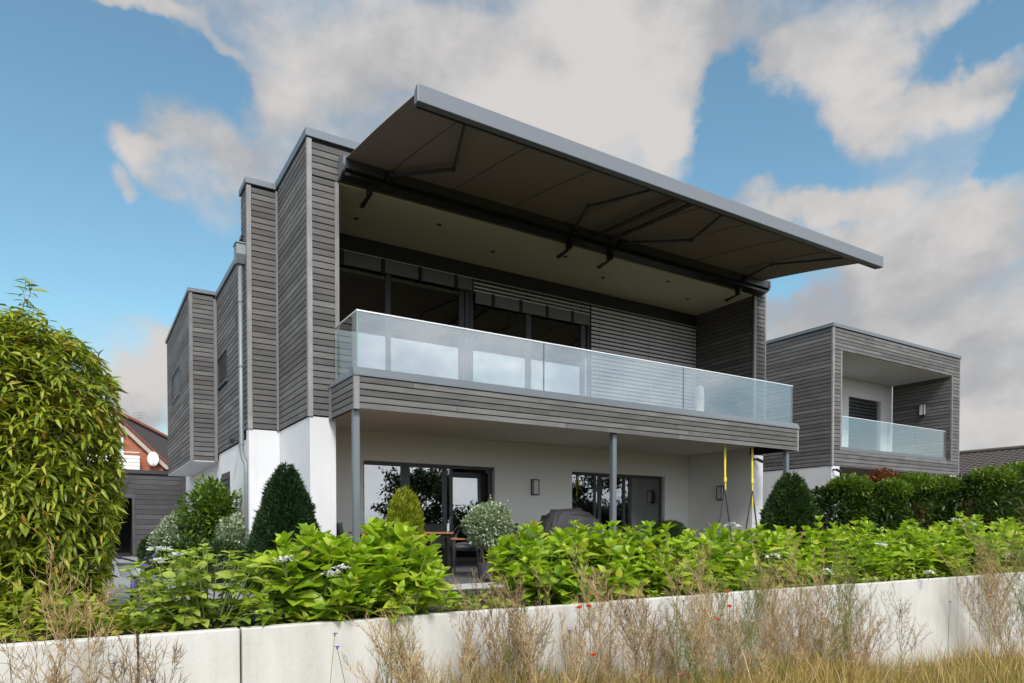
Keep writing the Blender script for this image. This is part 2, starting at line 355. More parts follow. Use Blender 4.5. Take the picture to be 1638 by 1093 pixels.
def boards(parent, axis, face, u0, u1, z0, z1, pitch, m, t=.022, gap=.019, out=-1, joints=True, lens=(2.6, 4.4), holes=(), mb=None):
    """horizontal cladding boards; face = outer surface coordinate on the other axis; out = direction it faces"""
    n = max(1, round((z1 - z0) / pitch)); p = (z1 - z0) / n
    for i in range(n):
        a = z0 + i * p + gap * .5; b = z0 + (i + 1) * p - gap * .5
        segs = []; u = u0
        while u < u1 - .01:
            L = random.uniform(*lens) if joints else 99
            if u == u0 and joints and (u1 - u0) > lens[1]: L *= random.uniform(.3, 1)
            e = min(u1, u + L)
            if u1 - e < .35: e = u1
            segs.append((u, e)); u = e
        res = []
        for (s, e) in segs:
            cur = [(s, e)]
            for (h0, h1, hz0, hz1) in holes:
                if b > hz0 and a < hz1:
                    nx = []
                    for (c, d) in cur:
                        if d <= h0 or c >= h1: nx.append((c, d))
                        else:
                            if c < h0: nx.append((c, h0))
                            if d > h1: nx.append((h1, d))
                    cur = nx
            res += cur
        for (s, e) in res:
            s2, e2 = s + .002, e - .002; q = random.uniform(0, .003); f0, f1 = (face + q, face + t) if out < 0 else (face - t, face - q)
            if axis == 'x': c = (s2, e2, f0, f1, a, b)
            else: c = (f0, f1, s2, e2, a, b)
            if mb is not None: mb.box(*c)
            else: plank(parent, 'board', m, *c)

# ------------------------------------------------------------ setting
def gz(x, y=0):      # meadow height
    xs = [-30, 1, 6, 14, 22, 200]; zs = [-1.0, -1.12, -1.42, -1.98, -2.35, -2.6]
    return float(np.interp(x, xs, zs))
xs = np.concatenate([np.array([-400, -100, -30]), np.linspace(-10, 30, 60), np.array([60, 120, 500])]); ys = np.concatenate([np.array([-400, -100, -30, -10]), np.linspace(-4, 6.7, 24)])
V = np.array([(x, y, gz(x) + (0.04 * math.sin(x * 2.1 + y) + .03 * math.sin(y * 3.3 - x) if abs(x) < 60 else 0)) for y in ys for x in xs]); nx = len(xs)
F = np.array([(j * nx + i, j * nx + i + 1, (j + 1) * nx + i + 1, (j + 1) * nx + i) for j in range(len(ys) - 1) for i in range(nx - 1)])
me = fastmesh('meadow_ground', V, F, FIELD); obj_from('meadow_ground', me, kind='structure')
MB().box(-400, 500, 6.9, 900, -2.9, -.16).build('garden_ground', SOIL, kind='structure')
MB().box(-6, 3.05, 9.2, 40, -.16, -.08).build('garden_path', m_plain('grey_paving', (.24, .24, .245), .8, var=.12, scale=3), kind='structure')
# terrace with its own slabs
terr = MB().box(3.1, 15.2, 9.9, 14.05, -.5, -.02).build('terrace', TERR, kind='structure')
for i in range(20):
    for j in range(7): plank(terr, 'paving_tile', TERR, 3.12 + i * .6, 3.70 + i * .6 - .005, 9.9 + j * .6, 10.48 + j * .6 - .005, -.018, .0)
slb = MB().box(3.1, 15.2, 8.3, 9.85, -.3, -.13).build('gravel_strip', SOIL, kind='structure')
for i in range(8):
    plank(slb, 'concrete_slab', SLAB, 3.3 + i * .62, 3.9 + i * .62, 8.9, 9.75, -.128, -.06)
    plank(slb, 'kerb_stone', ALUD, 3.3 + i * .62, 3.9 + i * .62, 8.62, 8.72, -.15, -.05)
# concrete retaining wall: panels standing side by side
rw = thing('retaining_wall', (6, 6.7, -2), 'long pale concrete retaining wall below the hydrangea bed, built of tall cast panels', 'wall')
jx = [-5.2, -3.8, -2.2, -.62, .37, 1.2, 2.67, 4.1, 5.6, 6.75, 7.87, 9.4, 10.9, 12.2, 13.9, 15.6, 17.3, 19., 20.7, 22.5]
for a, b in zip(jx, jx[1:]):
    m_ = MB(); dz = random.uniform(-.006, .006)
    m_.prism([(a + .009, 6.65, gz(a) - .5), (b - .009, 6.65, gz(a) - .5), (b - .009, 6.65, -.112 + dz), (b - .009, 6.662, -.1 + dz), (a + .009, 6.662, -.1 + dz), (a + .009, 6.65, -.112 + dz)], (0, .13, 0)) if False else m_.box(a + .009, b - .009, 6.65 + random.uniform(0, .006), 6.78, gz(b) - .4, -.1 + dz)
    m_.build('panel', CONC, rw, bevel=.012)
MB().box(-5.2, 22.5, 6.79, 6.83, -2.6, -.125).build('backing', MEMB, rw)

# ------------------------------------------------------------ house
YF, YH, YU, YB = 10.40, 11.72, 13.69, 13.92
house = thing('house', (9, 14, 0), 'large two-storey modern house with grey weathered timber cladding, white ground floor and deep balcony', 'house')
H = house
MB().box(3.25, 3.70, YH + .03, YU + .15, 2.76, 7.44).build('upper_wall', MEMB, H)
MB().box(14.59, 15.0, YH + .03, YU + .15, 2.76, 7.44).build('upper_wall', MEMB, H)
MB().box(3.70, 14.59, YH + .03, YU + .12, 6.83, 7.44).build('upper_wall', MEMB, H)
MB().box(3.25, 15.0, YU + .16, 24, 2.975, 7.44).build('upper_wall', MEMB, H)
MB().box(2.69, 3.245, 13.86, 14.44, 2.76, 7.40).build('upper_wall', MEMB, H)
MB().box(2.72, 3.245, 14.45, 17.62, 2.62, 6.32).build('upper_wall', MEMB, H)
MB().box(2.13, 3.24, 17.70, 22.9, 2.46, 6.40).build('upper_wall', MEMB, H)
MB().box(3.72, 14.57, YH + .06, YU - .002, 6.795, 6.825).build('balcony_ceiling', SOFF, H)
# cladding
boards(H, 'x', YH, 3.30, 3.69, 2.75, 6.79, .110, WOOD, joints=False)
boards(H, 'x', YH, 3.30, 14.98, 6.80, 7.36, .110, WOOD)
boards(H, 'x', YH, 14.66, 14.98, 2.75, 6.79, .110, WOOD, joints=False)
boards(H, 'y', 3.225, YH + .07, 13.80, 2.75, 7.40, .110, WOOD, joints=False)
boards(H, 'x', 13.83, 2.74, 3.19, 2.75, 7.34, .110, WOOD, joints=False)
boards(H, 'y', 2.69, 14.44, 17.60, 2.62, 6.27, .110, WOOD, lens=(1.2, 2.6), holes=[(16.28, 17.5, 4.15, 4.80)])
boards(H, 'x', 17.67, 2.17, 2.62, 2.44, 6.34, .110, WOOD, joints=False)
mb = MB(); boards(H, 'y', 2.66, 13.90, 14.42, 2.75, 7.34, .110, WOOD, joints=False, mb=mb)
boards(H, 'y', 2.10, 17.74, 22.85, 2.44, 6.34, .110, WOOD, joints=True, mb=mb, holes=[(19.72, 21.55, 4.36, 5.05)])
boards(H, 'y', 14.56, YH + .08, YU - .01, 3.3, 6.79, .110, WOOD, joints=False, mb=mb)
boards(H, 'y', 15.02, YH + .08, 20, 2.75, 7.36, .110, WOOD, joints=True, mb=mb, out=1)
mb.build('cladding', WOOD, H, kind='stuff')
MB().box(14.584, 14.589, YH + .08, YU - .01, 3.3, 6.79).build('wall_lining', MEMB, H)
# vertical corner trims
for (x0, x1, y0, y1, z0, z1) in ((3.218, 3.30, YH - .006, YH + .022, 2.735, 7.40), (3.218, 3.238, YH + .024, YH + .075, 2.735, 7.40), (3.69, 3.762, YH - .006, YH + .05, 3.30, 6.785),
        (14.575, 14.655, YH - .006, YH + .05, 3.3, 6.785), (14.98, 15.035, YH - .006, YH + .03, 2.75, 7.38),
        (2.655, 2.735, 13.822, 13.85, 2.74, 7.36), (3.185, 3.222, 13.80, 13.85, 2.74, 7.36), (2.655, 2.675, 13.852, 13.90, 2.74, 7.36),
        (2.095, 2.17, 17.66, 17.69, 2.43, 6.36), (2.62, 2.688, 17.60, 17.69, 2.43, 6.27), (2.095, 2.115, 17.692, 17.74, 2.43, 6.36)):
    plank(H, 'corner_trim', WOODV, x0, x1, y0, y1, z0, z1)
# roof edges
def roof_edge(x0, x1, y0, y1, z0, z1): MB().box(x0, x1, y0, y1, z0, z1).build('roof_edge', ALU, H, bevel=.006)
roof_edge(3.195, 15.05, YH - .03, YH + .25, 7.42, 7.56); roof_edge(3.195, 3.4, YH + .252, 24, 7.42, 7.56)
roof_edge(2.63, 3.193, 13.80, 14.47, 7.385, 7.50); roof_edge(14.85, 15.05, YH + .252, 24, 7.42, 7.56)
roof_edge(2.655, 3.19, 14.472, 17.62, 6.29, 6.37); roof_edge(2.07, 3.19, 17.635, 22.98, 6.37, 6.46)
MB().box(3.42, 14.83, YH + .26, 23.9, 7.445, 7.5).build('roof', MEMB, H)
# small side windows in deep reveals
for (x, y0, y1, z0, z1) in ((2.69, 16.28, 17.5, 4.15, 4.80), (2.10, 19.72, 21.55, 4.36, 5.05)):
    f = MB(); f.box(x + .012, x + .028, y0, y1, z0, z0 + .06).box(x + .012, x + .028, y0, y1, z1 - .06, z1).box(x + .012, x + .028, y0, y0 + .06, z0 + .06, z1 - .06).box(x + .012, x + .028, y1 - .06, y1, z0 + .06, z1 - .06)
    wn = f.build('window', FRAME, H); MB().box(x + .020, x + .024, y0 + .06, y1 - .06, z0 + .06, z1 - .06).build('pane', BLACK, wn)
    for k in range(0): MB().box(x + .004, x + .011, y0 + .04, y1 - .04, z1 - .12 - k * .1, z1 - .075 - k * .1).build('slat', BLACK, wn)
    for (a, b, c, d) in ((y0 - .03, y0, z0, z1), (y1, y1 + .03, z0, z1), (y0 - .03, y1 + .03, z1, z1 + .03)): MB().box(x - .012, x + .02, a, b, c, d).build('reveal', ALUD, wn)
    MB().box(x - .03, x + .05, y0 - .02, y1 + .02, z0 - .035, z0 - .005).build('sill', ALU, wn)
# white ground floor
MB().box(3.25, 3.70, YH + .02, YU + .2, 0, 2.735).build('white_pillar', PLAST, H, bevel=.006)
MB().box(2.67, 3.245, 13.85, 14.1, -.16, 2.735).build('white_wall', PLAST, H)
MB().box(2.72, 3.0, 14.102, 24, -.16, 2.60).build('white_wall', PLAST, H)
MB().box(2.11, 2.715, 17.68, 22.9, 2.425, 2.455).build('overhang_soffit', PLAST, H)
MB().box(14.56, 14.98, YH + .02, YU + .3, 0, 2.735).build('white_pillar', PLAST, H, bevel=.006)
MB().box(3.67, 14.43, YF + .10, YH + .02, 2.897, 2.904).box(3.71, 14.555, YH + .021, YB + .3, 2.90, 2.97).build('terrace_ceiling', SOFF, H)
bw = MB(); 
for a, b, c, d in ((3.72, 4.97, 0, 2.895), (8.17, 10.43, 0, 2.895), (13.63, 14.555, 0, 2.895), (4.97, 8.17, 2.27, 2.895), (10.43, 13.63, 2.28, 2.895)): bw.box(a, b, YB, YB + .28, c, d)
bw.build('rear_wall', PLASTG, H)
MB().box(14.556, 14.5595, YH + .05, YB - .01, 0, 2.895).build('return_wall', PLASTG, H)
# rooms behind the glass
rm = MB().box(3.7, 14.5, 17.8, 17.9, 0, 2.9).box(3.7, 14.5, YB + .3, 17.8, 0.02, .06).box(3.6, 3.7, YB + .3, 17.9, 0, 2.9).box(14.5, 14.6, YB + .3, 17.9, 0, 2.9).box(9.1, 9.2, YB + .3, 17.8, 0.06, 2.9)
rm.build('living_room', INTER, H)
# ground-floor doors
def glazing(name, x0, x1, z0, z1, y, posts, handle=None, depth=.07):
    """posts: list of (a,b) mullions; frame round the whole"""
    f = MB(); f.box(x0, x1, y, y + depth, z1 - .07, z1); f.box(x0, x1, y, y + depth, z0, z0 + .06)
    edges = [(x0, x0 + .06)] + posts + [(x1 - .06, x1)]
    for a, b in edges: f.box(a, b, y - .002, y + depth - .002, z0 + .06, z1 - .07)
    o = f.build(name, FRAME, H, bevel=.004)
    for (a, b), (c, d) in zip(edges, edges[1:]): MB().box(b, c, y + .03, y + .04, z0 + .06, z1 - .07).build('pane', GWIN, o)
    return o
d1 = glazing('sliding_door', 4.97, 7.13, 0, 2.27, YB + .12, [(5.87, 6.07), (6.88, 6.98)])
MB().box(4.95, 8.19, YB + .06, YB + .12, 2.20, 2.27).build('shutter_box', FRAME, H)
# tilted open sash of the same door
ts = MB(); 
def tilt(x0, x1, z0, z1, y, ang, mb, th=.06, fr=.09):
    c, s = math.cos(ang), math.sin(ang)
    def q(x, z, dy): return (x, y - (z - z0) * s + dy, z0 + (z - z0) * c)
    def bx(xa, xb, za, zb, d0, d1): mb.add([q(xa, za, d0), q(xb, za, d0), q(xb, za, d1), q(xa, za, d1), q(xa, zb, d0), q(xb, zb, d0), q(xb, zb, d1), q(xa, zb, d1)], [(0, 3, 2, 1), (4, 5, 6, 7), (0, 1, 5, 4), (1, 2, 6, 5), (2, 3, 7, 6), (3, 0, 4, 7)])
    return bx
bx = tilt(7.12, 7.98, .06, 2.15, YB + .24, -.045, ts)
bx(7.12, 7.2, .06, 2.15, 0, .06); bx(7.9, 7.98, .06, 2.15, 0, .06); bx(7.2, 7.9, .06, .16, 0, .06); bx(7.2, 7.9, 2.05, 2.15, 0, .06)
tso = ts.build('tilted_sash', FRAME, H)
tp = MB(); bx = tilt(7.2, 7.9, .06, 2.15, YB + .24, -.045, tp); bx(7.2, 7.9, .16, 2.05, .02, .03); tp.build('pane', GWIN, tso)
MB().box(8.06, 8.17, YB + .12, YB + .19, 0, 2.2).box(7.98, 8.06, YB + .122, YB + .188, 2.13, 2.2).build('door_frame', FRAME, H)
MB().box(7.02, 7.05, YB + .07, YB + .1, .95, 1.10).build('door_handle', ZINC, d1)
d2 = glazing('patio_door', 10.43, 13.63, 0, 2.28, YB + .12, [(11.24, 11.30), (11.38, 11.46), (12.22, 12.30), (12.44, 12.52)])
MB().box(11.31, 11.34, YB + .07, YB + .1, .95, 1.10).build('door_handle', ZINC, d2)
def curtain(x0, x1, y, z0, z1):
    n = int((x1 - x0) / .035); vs = []; fs = []
    for i in range(n + 1):
        x = x0 + (x1 - x0) * i / n; yy = y + .04 * math.sin(i * 1.15) + .02 * math.sin(i * .43)
        vs += [(x, yy, z0), (x, yy, z1), (x, yy + .01, z0), (x, yy + .01, z1)]
    for i in range(n): fs += [(4 * i, 4 * i + 4, 4 * i + 5, 4 * i + 1), (4 * i + 2, 4 * i + 3, 4 * i + 7, 4 * i + 6)]
    return MB().add(vs, fs).build('curtain', CURT, H, smooth=True)
curtain(12.5, 14.0, YB + .5, .1, 2.6); curtain(4.9, 5.4, YB + .5, .1, 2.6); curtain(7.7, 8.5, YB + .6, .1, 2.6)
# narrow ground-floor windows in the left flank, with blinds half down
for y0, y1 in ((16.2, 17.25), (18.55, 19.1)):
    wn = MB().box(2.705, 2.716, y0, y1, .9, 2.10).build('window', FRAME, H)
    for k in range(9): MB().box(2.675, 2.700, y0 + .03, y1 - .03, .98 + k * .12, 1.045 + k * .12).build('slat', ALUD, wn)
# upper glazing
g = glazing('balcony_glazing', 3.72, 10.80, 3.25, 6.45, YU, [(5.40, 5.50), (7.12, 7.24), (7.27, 7.38), (7.40, 7.47), (8.90, 9.04), (10.53, 10.66)])
MB().box(3.72, 14.56, YU - .02, YU + .14, 6.45, 6.79).build('blind_box', m_plain('dark_blind_box', (.02, .02, .02), .6), H)
MB().box(3.72, 14.5, YU + 3, YU + 3.1, 2.98, 6.8).box(3.72, 14.5, YU + .16, YU + 3, 3.0, 3.04).build('upper_room', INTER, H) if False else None
MB().box(10.80, 14.56, YU, YU + .14, 3.25, 6.45).build('rear_wall', MEMB, H)
RAILM = m_plain('blind_bottom_rail', (.13, .13, .135), .4, .1, .05)
# raised blinds: slat packs and bottom rails
def blind(x0, x1, nslat, railh, gaps, pt=.10, sh=.062):
    b = MB().box(x0, x1, YU - .075, YU - .065, 6.435, 6.45).build('blind', SLATM, H); z = 6.43
    for k in range(nslat):
        z -= pt
        c = Vector(((x0 + x1) / 2, YU - .055, z + .05)); s = MB()
        s.prism([(x0 + .01, YU - .054, z + .0), (x0 + .01, YU - .054 - sh * .05, z + sh), (x0 + .01, YU - .050 - sh * .05, z + sh), (x0 + .01, YU - .050, z + .0)][::-1], (x1 - x0 - .02, 0, 0))
        s.build('slat', SLATM, b)
    if railh:
        xs_ = [x0] + gaps + [x1]
        for a, c in zip(xs_, xs_[1:]): MB().box(a + .045, c - .045, YU - .085, YU - .03, z - railh - .02, z - .01).build('bottom_rail', RAILM, b)
        for a in gaps: MB().box(a - .025, a + .025, YU - .10, YU - .03, z - railh - .03, z).build('tape_loop', BLACK, b)
    return b, z
blind(3.78, 7.44, 0, .25, [4.42, 5.30, 6.14, 7.0])
blind(7.45, 10.78, 3, .25, [7.95, 8.70, 9.45, 10.2, 10.62][:4], .085, .03)
bl, z = blind(10.80, 14.52, 31, 0, [])
for xx in (11.05, 11.8, 12.7, 13.6, 14.35): MB().tube([(xx, YU - .095, 6.43), (xx, YU - .095, 3.2)], .004, 4).build('ladder_cord', BLACK, bl)
# balcony slab and timber fascia
fs = MB().box(3.60, 14.50, YF + .03, YH + .0, 2.905, 3.20).box(3.60, 14.5, YF + .03, YF + .09, 2.72, 2.905).box(3.6, 3.66, YF + .09, YH, 2.72, 2.905).box(14.44, 14.50, YF + .09, YH, 2.72, 2.905).build('balcony', MEMB, H)
MB().box(3.6, 14.5, YH + .02, YU, 2.98, 3.24).build('balcony_floor', TERR, H)
boards(H, 'x', YF, 3.66, 14.51, 2.70, 3.215, .1035, WOOD, lens=(1.8, 3.6))
boards(H, 'y', 3.57, YF + .06, 11.60, 2.70, 3.215, .1035, WOOD, joints=False)
boards(H, 'y', 14.53, YF + .06, 11.70, 2.70, 3.215, .1035, WOOD, joints=False, out=1)
plank(H, 'corner_trim', WOODV, 3.565, 3.655, YF - .004, YF + .055, 2.695, 3.215)
plank(H, 'corner_trim', WOODV, 14.515, 14.565, YF - .004, YF + .055, 2.695, 3.215)
plank(H, 'corner_trim', WOODV, 3.565, 3.60, 11.60, 11.71, 2.695, 3.215)
# balustrade: base channel, five panes, cap rail
rail = MB(); rail.prism([(3.56, YF - .02, 3.218), (3.56, YF + .17, 3.218), (3.56, YF + .17, 3.36), (3.56, YF + .04, 3.36), (3.56, YF - .02, 3.245)][::-1], (11.02, 0, 0))
rail.prism([(3.56, YF + .171, 3.218), (3.73, YF + .171, 3.218), (3.73, YF + .171, 3.36), (3.62, YF + .171, 3.36), (3.56, YF + .171, 3.245)], (0, YH - YF - .18, 0))
rl = rail.build('balustrade', ALU, H)
gx = [3.64, 5.46, 7.19, 8.98, 10.77, 12.58, 14.40]; gx = [3.64, 7.19, 10.77, 14.40]
for a, b in zip(gx, gx[1:]): MB().box(a + .008, b - .008, YF + .06, YF + .078, 3.34, 4.235).build('glass_pane', GRAIL, rl)
MB().box(3.64, 3.658, YF + .085, YH - .16, 3.34, 4.235).build('glass_pane', GRAIL, rl)
for a in gx[1:-1]: MB().box(a - .006, a + .006, YF + .062, YF + .076, 3.36, 4.235).build('glass_joint', BLACK, rl)
MB().box(3.64, 3.652, YF + .060, YF + .082, 3.36, 4.235).build('glass_edge', GEDGE, rl); MB().box(3.642, 3.656, YH - .158, YH - .146, 3.36, 4.235).build('glass_edge', GEDGE, rl)
MB().box(14.392, 14.402, YF + .06, YF + .078, 3.36, 4.235).build('glass_edge', ZINC, rl)
CAPM = m_plain('bright_steel', (.80, .81, .82), .3, .5, .02)
MB().box(3.63, 14.41, YF + .053, YF + .085, 4.236, 4.257).build('cap_rail', CAPM, rl); MB().box(3.632, 3.664, YF + .0855, YH - .14, 4.236, 4.257).build('cap_rail', CAPM, rl)
# posts
for x in (3.64, 8.92, 14.30): MB().box(x - .05, x + .05, YF + .1, YF + .2, 0.005, 2.90).build('post', ALU, H, bevel=.004)
# ceiling spots
for x, y in ((4.48, 12.89), (5.95, 12.29), (7.5, 12.86), (8.99, 12.25), (10.5, 12.8), (11.98, 12.17), (13.3, 12.8)):
    o = MB().tube([(x, y, 6.794), (x, y, 6.785)], .055, 14).build('ceiling_spot', ZINC, H); MB().tube([(x, y, 6.7845), (x, y, 6.781)], .036, 12).build('bulb_glass', BLACK, o)

# ------------------------------------------------------------ awning
aw = thing('awning', (9.2, 11.5, 7.0), 'wide extended awning with dark brown fabric and pale grey front rail above the balcony', 'awning')
zc, yc, zf, yf = 7.09, 11.50, 6.57, 8.50
cas = MB(); cas.prism([(3.78, 11.44, 6.93), (3.78, 11.70, 6.88), (3.78, 11.70, 7.12), (3.78, 11.60, 7.16), (3.78, 11.42, 7.08)], (10.98, 0, 0)); cas.build('casing', ALUD, aw)
MB().box(3.79, 14.75, 11.46, 11.69, 6.82, 6.868).build('casing_rail', BLACK, aw)
for x0 in (3.742, 14.768): MB().prism([(x0, 11.40, 6.96), (x0, 11.44, 6.88), (x0, 11.70, 6.80), (x0, 11.70, 7.15), (x0, 11.60, 7.19), (x0, 11.40, 7.10)], (.035, 0, 0)).build('end_cap', ALU, aw)
fr = MB(); fr.prism([(3.76, 8.40, 6.44), (3.76, 8.52, 6.44), (3.76, 8.52, 6.60), (3.76, 8.46, 6.67), (3.76, 8.40, 6.67)], (10.85, 0, 0)); fr.build('front_bar', m_plain('pale_grey_aluminium', (.165, .18, .205), .4, .2, .03), aw, bevel=.008)
MB().box(3.80, 14.57, 8.525, 8.56, 6.44, 6.50).build('front_bar_lip', BLACK, aw)
sx = [3.80, 4.61, 5.83, 7.10, 8.35, 9.6, 10.85, 12.1, 13.35, 14.57]
def fab(x, t):      # t 0 at casing, 1 at the bar; slight sag
    return (x, yc + (yf - yc) * t, zc + (zf + .04 - zc) * t - .10 * math.sin(math.pi * t) * (.35 if t > 0 else 0) + .06 * math.sin(math.pi * t))
for a, b in zip(sx, sx[1:]):
    vs = []; fs_ = []; N = 10
    for i in range(N + 1):
        for x in (a, b - .0005):
            p = fab(x, i / N); vs += [p, (p[0], p[1], p[2] + .004)]
    for i in range(N):
        k = i * 4; fs_ += [(k, k + 2, k + 6, k + 4), (k + 1, k + 5, k + 7, k + 3), (k, k + 4, k + 5, k + 1), (k + 2, k + 3, k + 7, k + 6)]
    MB().add(vs, fs_).build('fabric_strip', AWN, aw, smooth=False)
    if a > 3.9: MB().tube([(fab(a, i / 8)[0], fab(a, i / 8)[1], fab(a, i / 8)[2] - .003) for i in range(9)], .006, 4).build('fabric_seam', BLACK, aw)
def arm(s, e, t):
    s, e, t = Vector(s), Vector(e), Vector(t)
    o = MB().bar(s, e, .05, .045).build('arm', ALUD, aw); MB().bar(e, t, .04, .04).build('forearm', ALUD, o); MB().tube([e + Vector((0, 0, .03)), e - Vector((0, 0, .035))], .035, 10).build('elbow_joint', ALUD, o)
    MB().box(s.x - .06, s.x + .06, s.y - .05, s.y + .06, s.z - .06, s.z + .03).build('arm_mount', BLACK, o); MB().tube([s + Vector((0, -.02, -.062)), s + Vector((0, -.02, -.075))], .02, 8).build('bolt', ZINC, o)
arm((4.54, 11.42, 6.98), (5.25, 10.3, 6.80), (4.56, 8.60, 6.48)); arm((8.61, 11.42, 6.98), (7.92, 10.1, 6.76), (8.09, 8.55, 6.47))
arm((9.83, 11.42, 6.98), (10.66, 10.15, 6.77), (9.77, 8.55, 6.47)); arm((13.8, 11.40, 6.98), (13.15, 10.1, 6.76), (13.5, 8.6, 6.48))
for a, b in ((9.14, 8.71), (9.55, 9.06)): MB().bar((a, 11.40, 6.96), (b, 8.56, 6.50), .10, .03).build('crossing_strap', m_plain('dark_fabric_band', (.03, .026, .024), .8), aw)
for x in (4.28, 8.62, 9.72, 13.85):
    k = MB(); k.box(x - .035, x + .035, 11.55, 11.70, 6.66, 6.82); k.prism([(x - .035, 11.70, 6.66), (x - .035, 11.62, 6.66), (x - .035, 12.02, 6.60), (x - .035, 12.05, 6.645)], (.07, 0, 0)); k.build('bracket', BLACK, aw)

# ------------------------------------------------------------ rainwater pipe
dp = thing('rainwater_pipe', (2.58, 14.3, -.1), 'zinc rainwater pipe with square hopper running down the left flank of the house', 'downpipe')
MB().prism([(2.49, 13.95, 6.28), (2.49, 14.22, 6.28), (2.49, 14.22, 6.08), (2.49, 14.15, 5.92), (2.49, 14.02, 5.92), (2.49, 13.95, 6.08)], (.17, 0, 0)).build('hopper', ZINC, dp)
MB().box(2.475, 2.675, 13.93, 14.24, 6.281, 6.30).build('hopper_rim', ZINC, dp)
MB().tube([(2.58, 14.09, 5.95), (2.58, 14.09, 2.35), (2.60, 14.07, 2.2), (2.66, 13.98, 2.0), (2.66, 13.98, 1.85)][:3] + [(2.64, 14.03, 2.1), (2.645, 14.0, 1.95), (2.645, 14.0, -.1)], .042, 12).build('pipe', ZINC, dp, smooth=True)
for z in (5.2, 3.95, 2.45): MB().tube([(2.58, 14.09, z), (2.58, 14.09, z + .035)], .052, 12).build('pipe_clamp', ZINC, dp)
bd = thing('bird', (2.62, 14.12, 6.30), 'small dark bird sitting on the zinc pipe hopper below the tower roof', 'bird')
b_ = MB(); b_.ball((2.60, 14.08, 6.375), .05, 10, 6, (.8, 1.5, .9)); b_.ball((2.60, 14.0, 6.43), .03, 8, 5); b_.prism([(2.59, 14.12, 6.38), (2.61, 14.12, 6.38), (2.605, 14.2, 6.50), (2.595, 14.2, 6.50)], (0, .012, .004)); b_.tube([(2.6, 13.975, 6.43), (2.6, 13.95, 6.425)], [.008, .002], 5)
b_.tube([(2.59, 14.08, 6.34), (2.59, 14.08, 6.30)], .004, 4); b_.tube([(2.61, 14.08, 6.34), (2.61, 14.08, 6.30)], .004, 4); b_.build('body', BLACK, bd)

# ------------------------------------------------------------ lamps and cameras
def wall_lamp(x, y, z, nx, ny, label, s=1.):
    t = thing('wall_lamp', (x, y, z), label, 'wall lamp', 'box lanterns on the house walls')
    w2, h, d = .075 * s, .33 * s, .10 * s
    def bx(mb, a0, a1, d0, d1, z0, z1):
        if nx == 0: mb.box(x + a0, x + a1, y - d0, y - d1, z + z0, z + z1)
        else: mb.box(x - d0, x - d1, y + a0, y + a1, z + z0, z + z1)
    f = MB(); bx(f, -w2, w2, 0, .02, -h / 2, h / 2); bx(f, -w2, w2, .021, d, h / 2 - .02, h / 2); bx(f, -w2, w2, .021, d, -h / 2, -h / 2 + .02)
    for a in (-w2, w2 - .014): bx(f, a, a + .014, d - .016, d - .001, -h / 2 + .021, h / 2 - .021)
    f.build('frame', BLACK, t); q = MB(); bx(q, -w2 + .016, w2 - .016, .025, d - .02, -h / 2 + .025, h / 2 - .025); q.build('diffuser', LAMPG, t)
wall_lamp(9.27, YB - .002, 1.84, 0, -1, 'black framed box lantern on the pale wall between the two terrace doors', 1.15)
wall_lamp(14.553, 12.73, 1.80, 1, 0, 'black framed box lantern on the shaded return wall beside the yellow swing straps', 1.15)
def seccam(x, y, z, label, sx=1):
    t = thing('security_camera', (x, y, z), label, 'security camera', 'black cameras under the eaves')
    MB().tube([(x, y, z), (x, y - .03, z)], .035, 10).build('base', BLACK, t); MB().tube([(x, y - .03, z), (x + .02 * sx, y - .10, z - .02)], .015, 8).build('arm', BLACK, t)
    MB().tube([(x - .02 * sx, y - .10, z + .0), (x + .13 * sx, y - .17, z - .07)], .04, 12).build('body', BLACK, t)
seccam(14.62, YH + .018, 2.62, 'small black camera on top of the right white pillar of the near house')
seccam(19.16, 12.49, 2.62, 'small black camera on the white corner pillar of the neighbouring house')
t = thing('security_camera', (2.68, 15.0, 2.58), 'small black floodlight camera beside the zinc pipe on the left flank', 'security camera', 'black cameras under the eaves')
MB().tube([(2.68, 15.02, 2.66), (2.58, 15.02, 2.64)], .02, 6).build('arm', BLACK, t); MB().box(2.50, 2.585, 14.9, 15.14, 2.56, 2.66).build('body', BLACK, t)

# ------------------------------------------------------------ swing
sw = thing('swing', (12.8, 10.8, .2), 'garden swing hanging on two yellow straps from the balcony edge', 'swing')
for i, x in enumerate((12.33, 13.26)):
    st = MB(); st.bar((x - .03, 10.68, 2.90), (x + .015, 10.7, 1.98), .05, .01); st.bar((x + .05, 10.72, 2.90), (x + .02, 10.71, 1.98), .045, .01); st.bar((x - .03, 10.7, 2.895), (x + .05, 10.7, 2.895), .03, .01)
    st.ball((x + .02, 10.7, 1.95), .045, 8, 5, (1, .8, 1.2)); st.ball((x + .0, 10.69, 1.90), .03, 7, 5); st.bar((x + .02, 10.7, 1.93), (x + .03, 10.7, 1.72 if i == 0 else 1.33), .035, .012)
    st.build('strap', YEL, sw)
    ring = [(x + .025 + .03 * math.cos(a), 10.7, 1.70 + .03 * math.sin(a)) for a in np.linspace(0, 2 * math.pi, 11)]
    MB().tube(ring, .006, 5).build('ring', ZINC, sw)
    for dx in (-.38, .34): MB().tube([(x + .02, 10.7, 1.72), (x + dx * .9, 10.7, .25)], .018, 5).build('rope', CORD, sw)
MB().box(11.9, 13.6, 10.52, 10.88, .21, .26).build('seat', TEAK, sw)

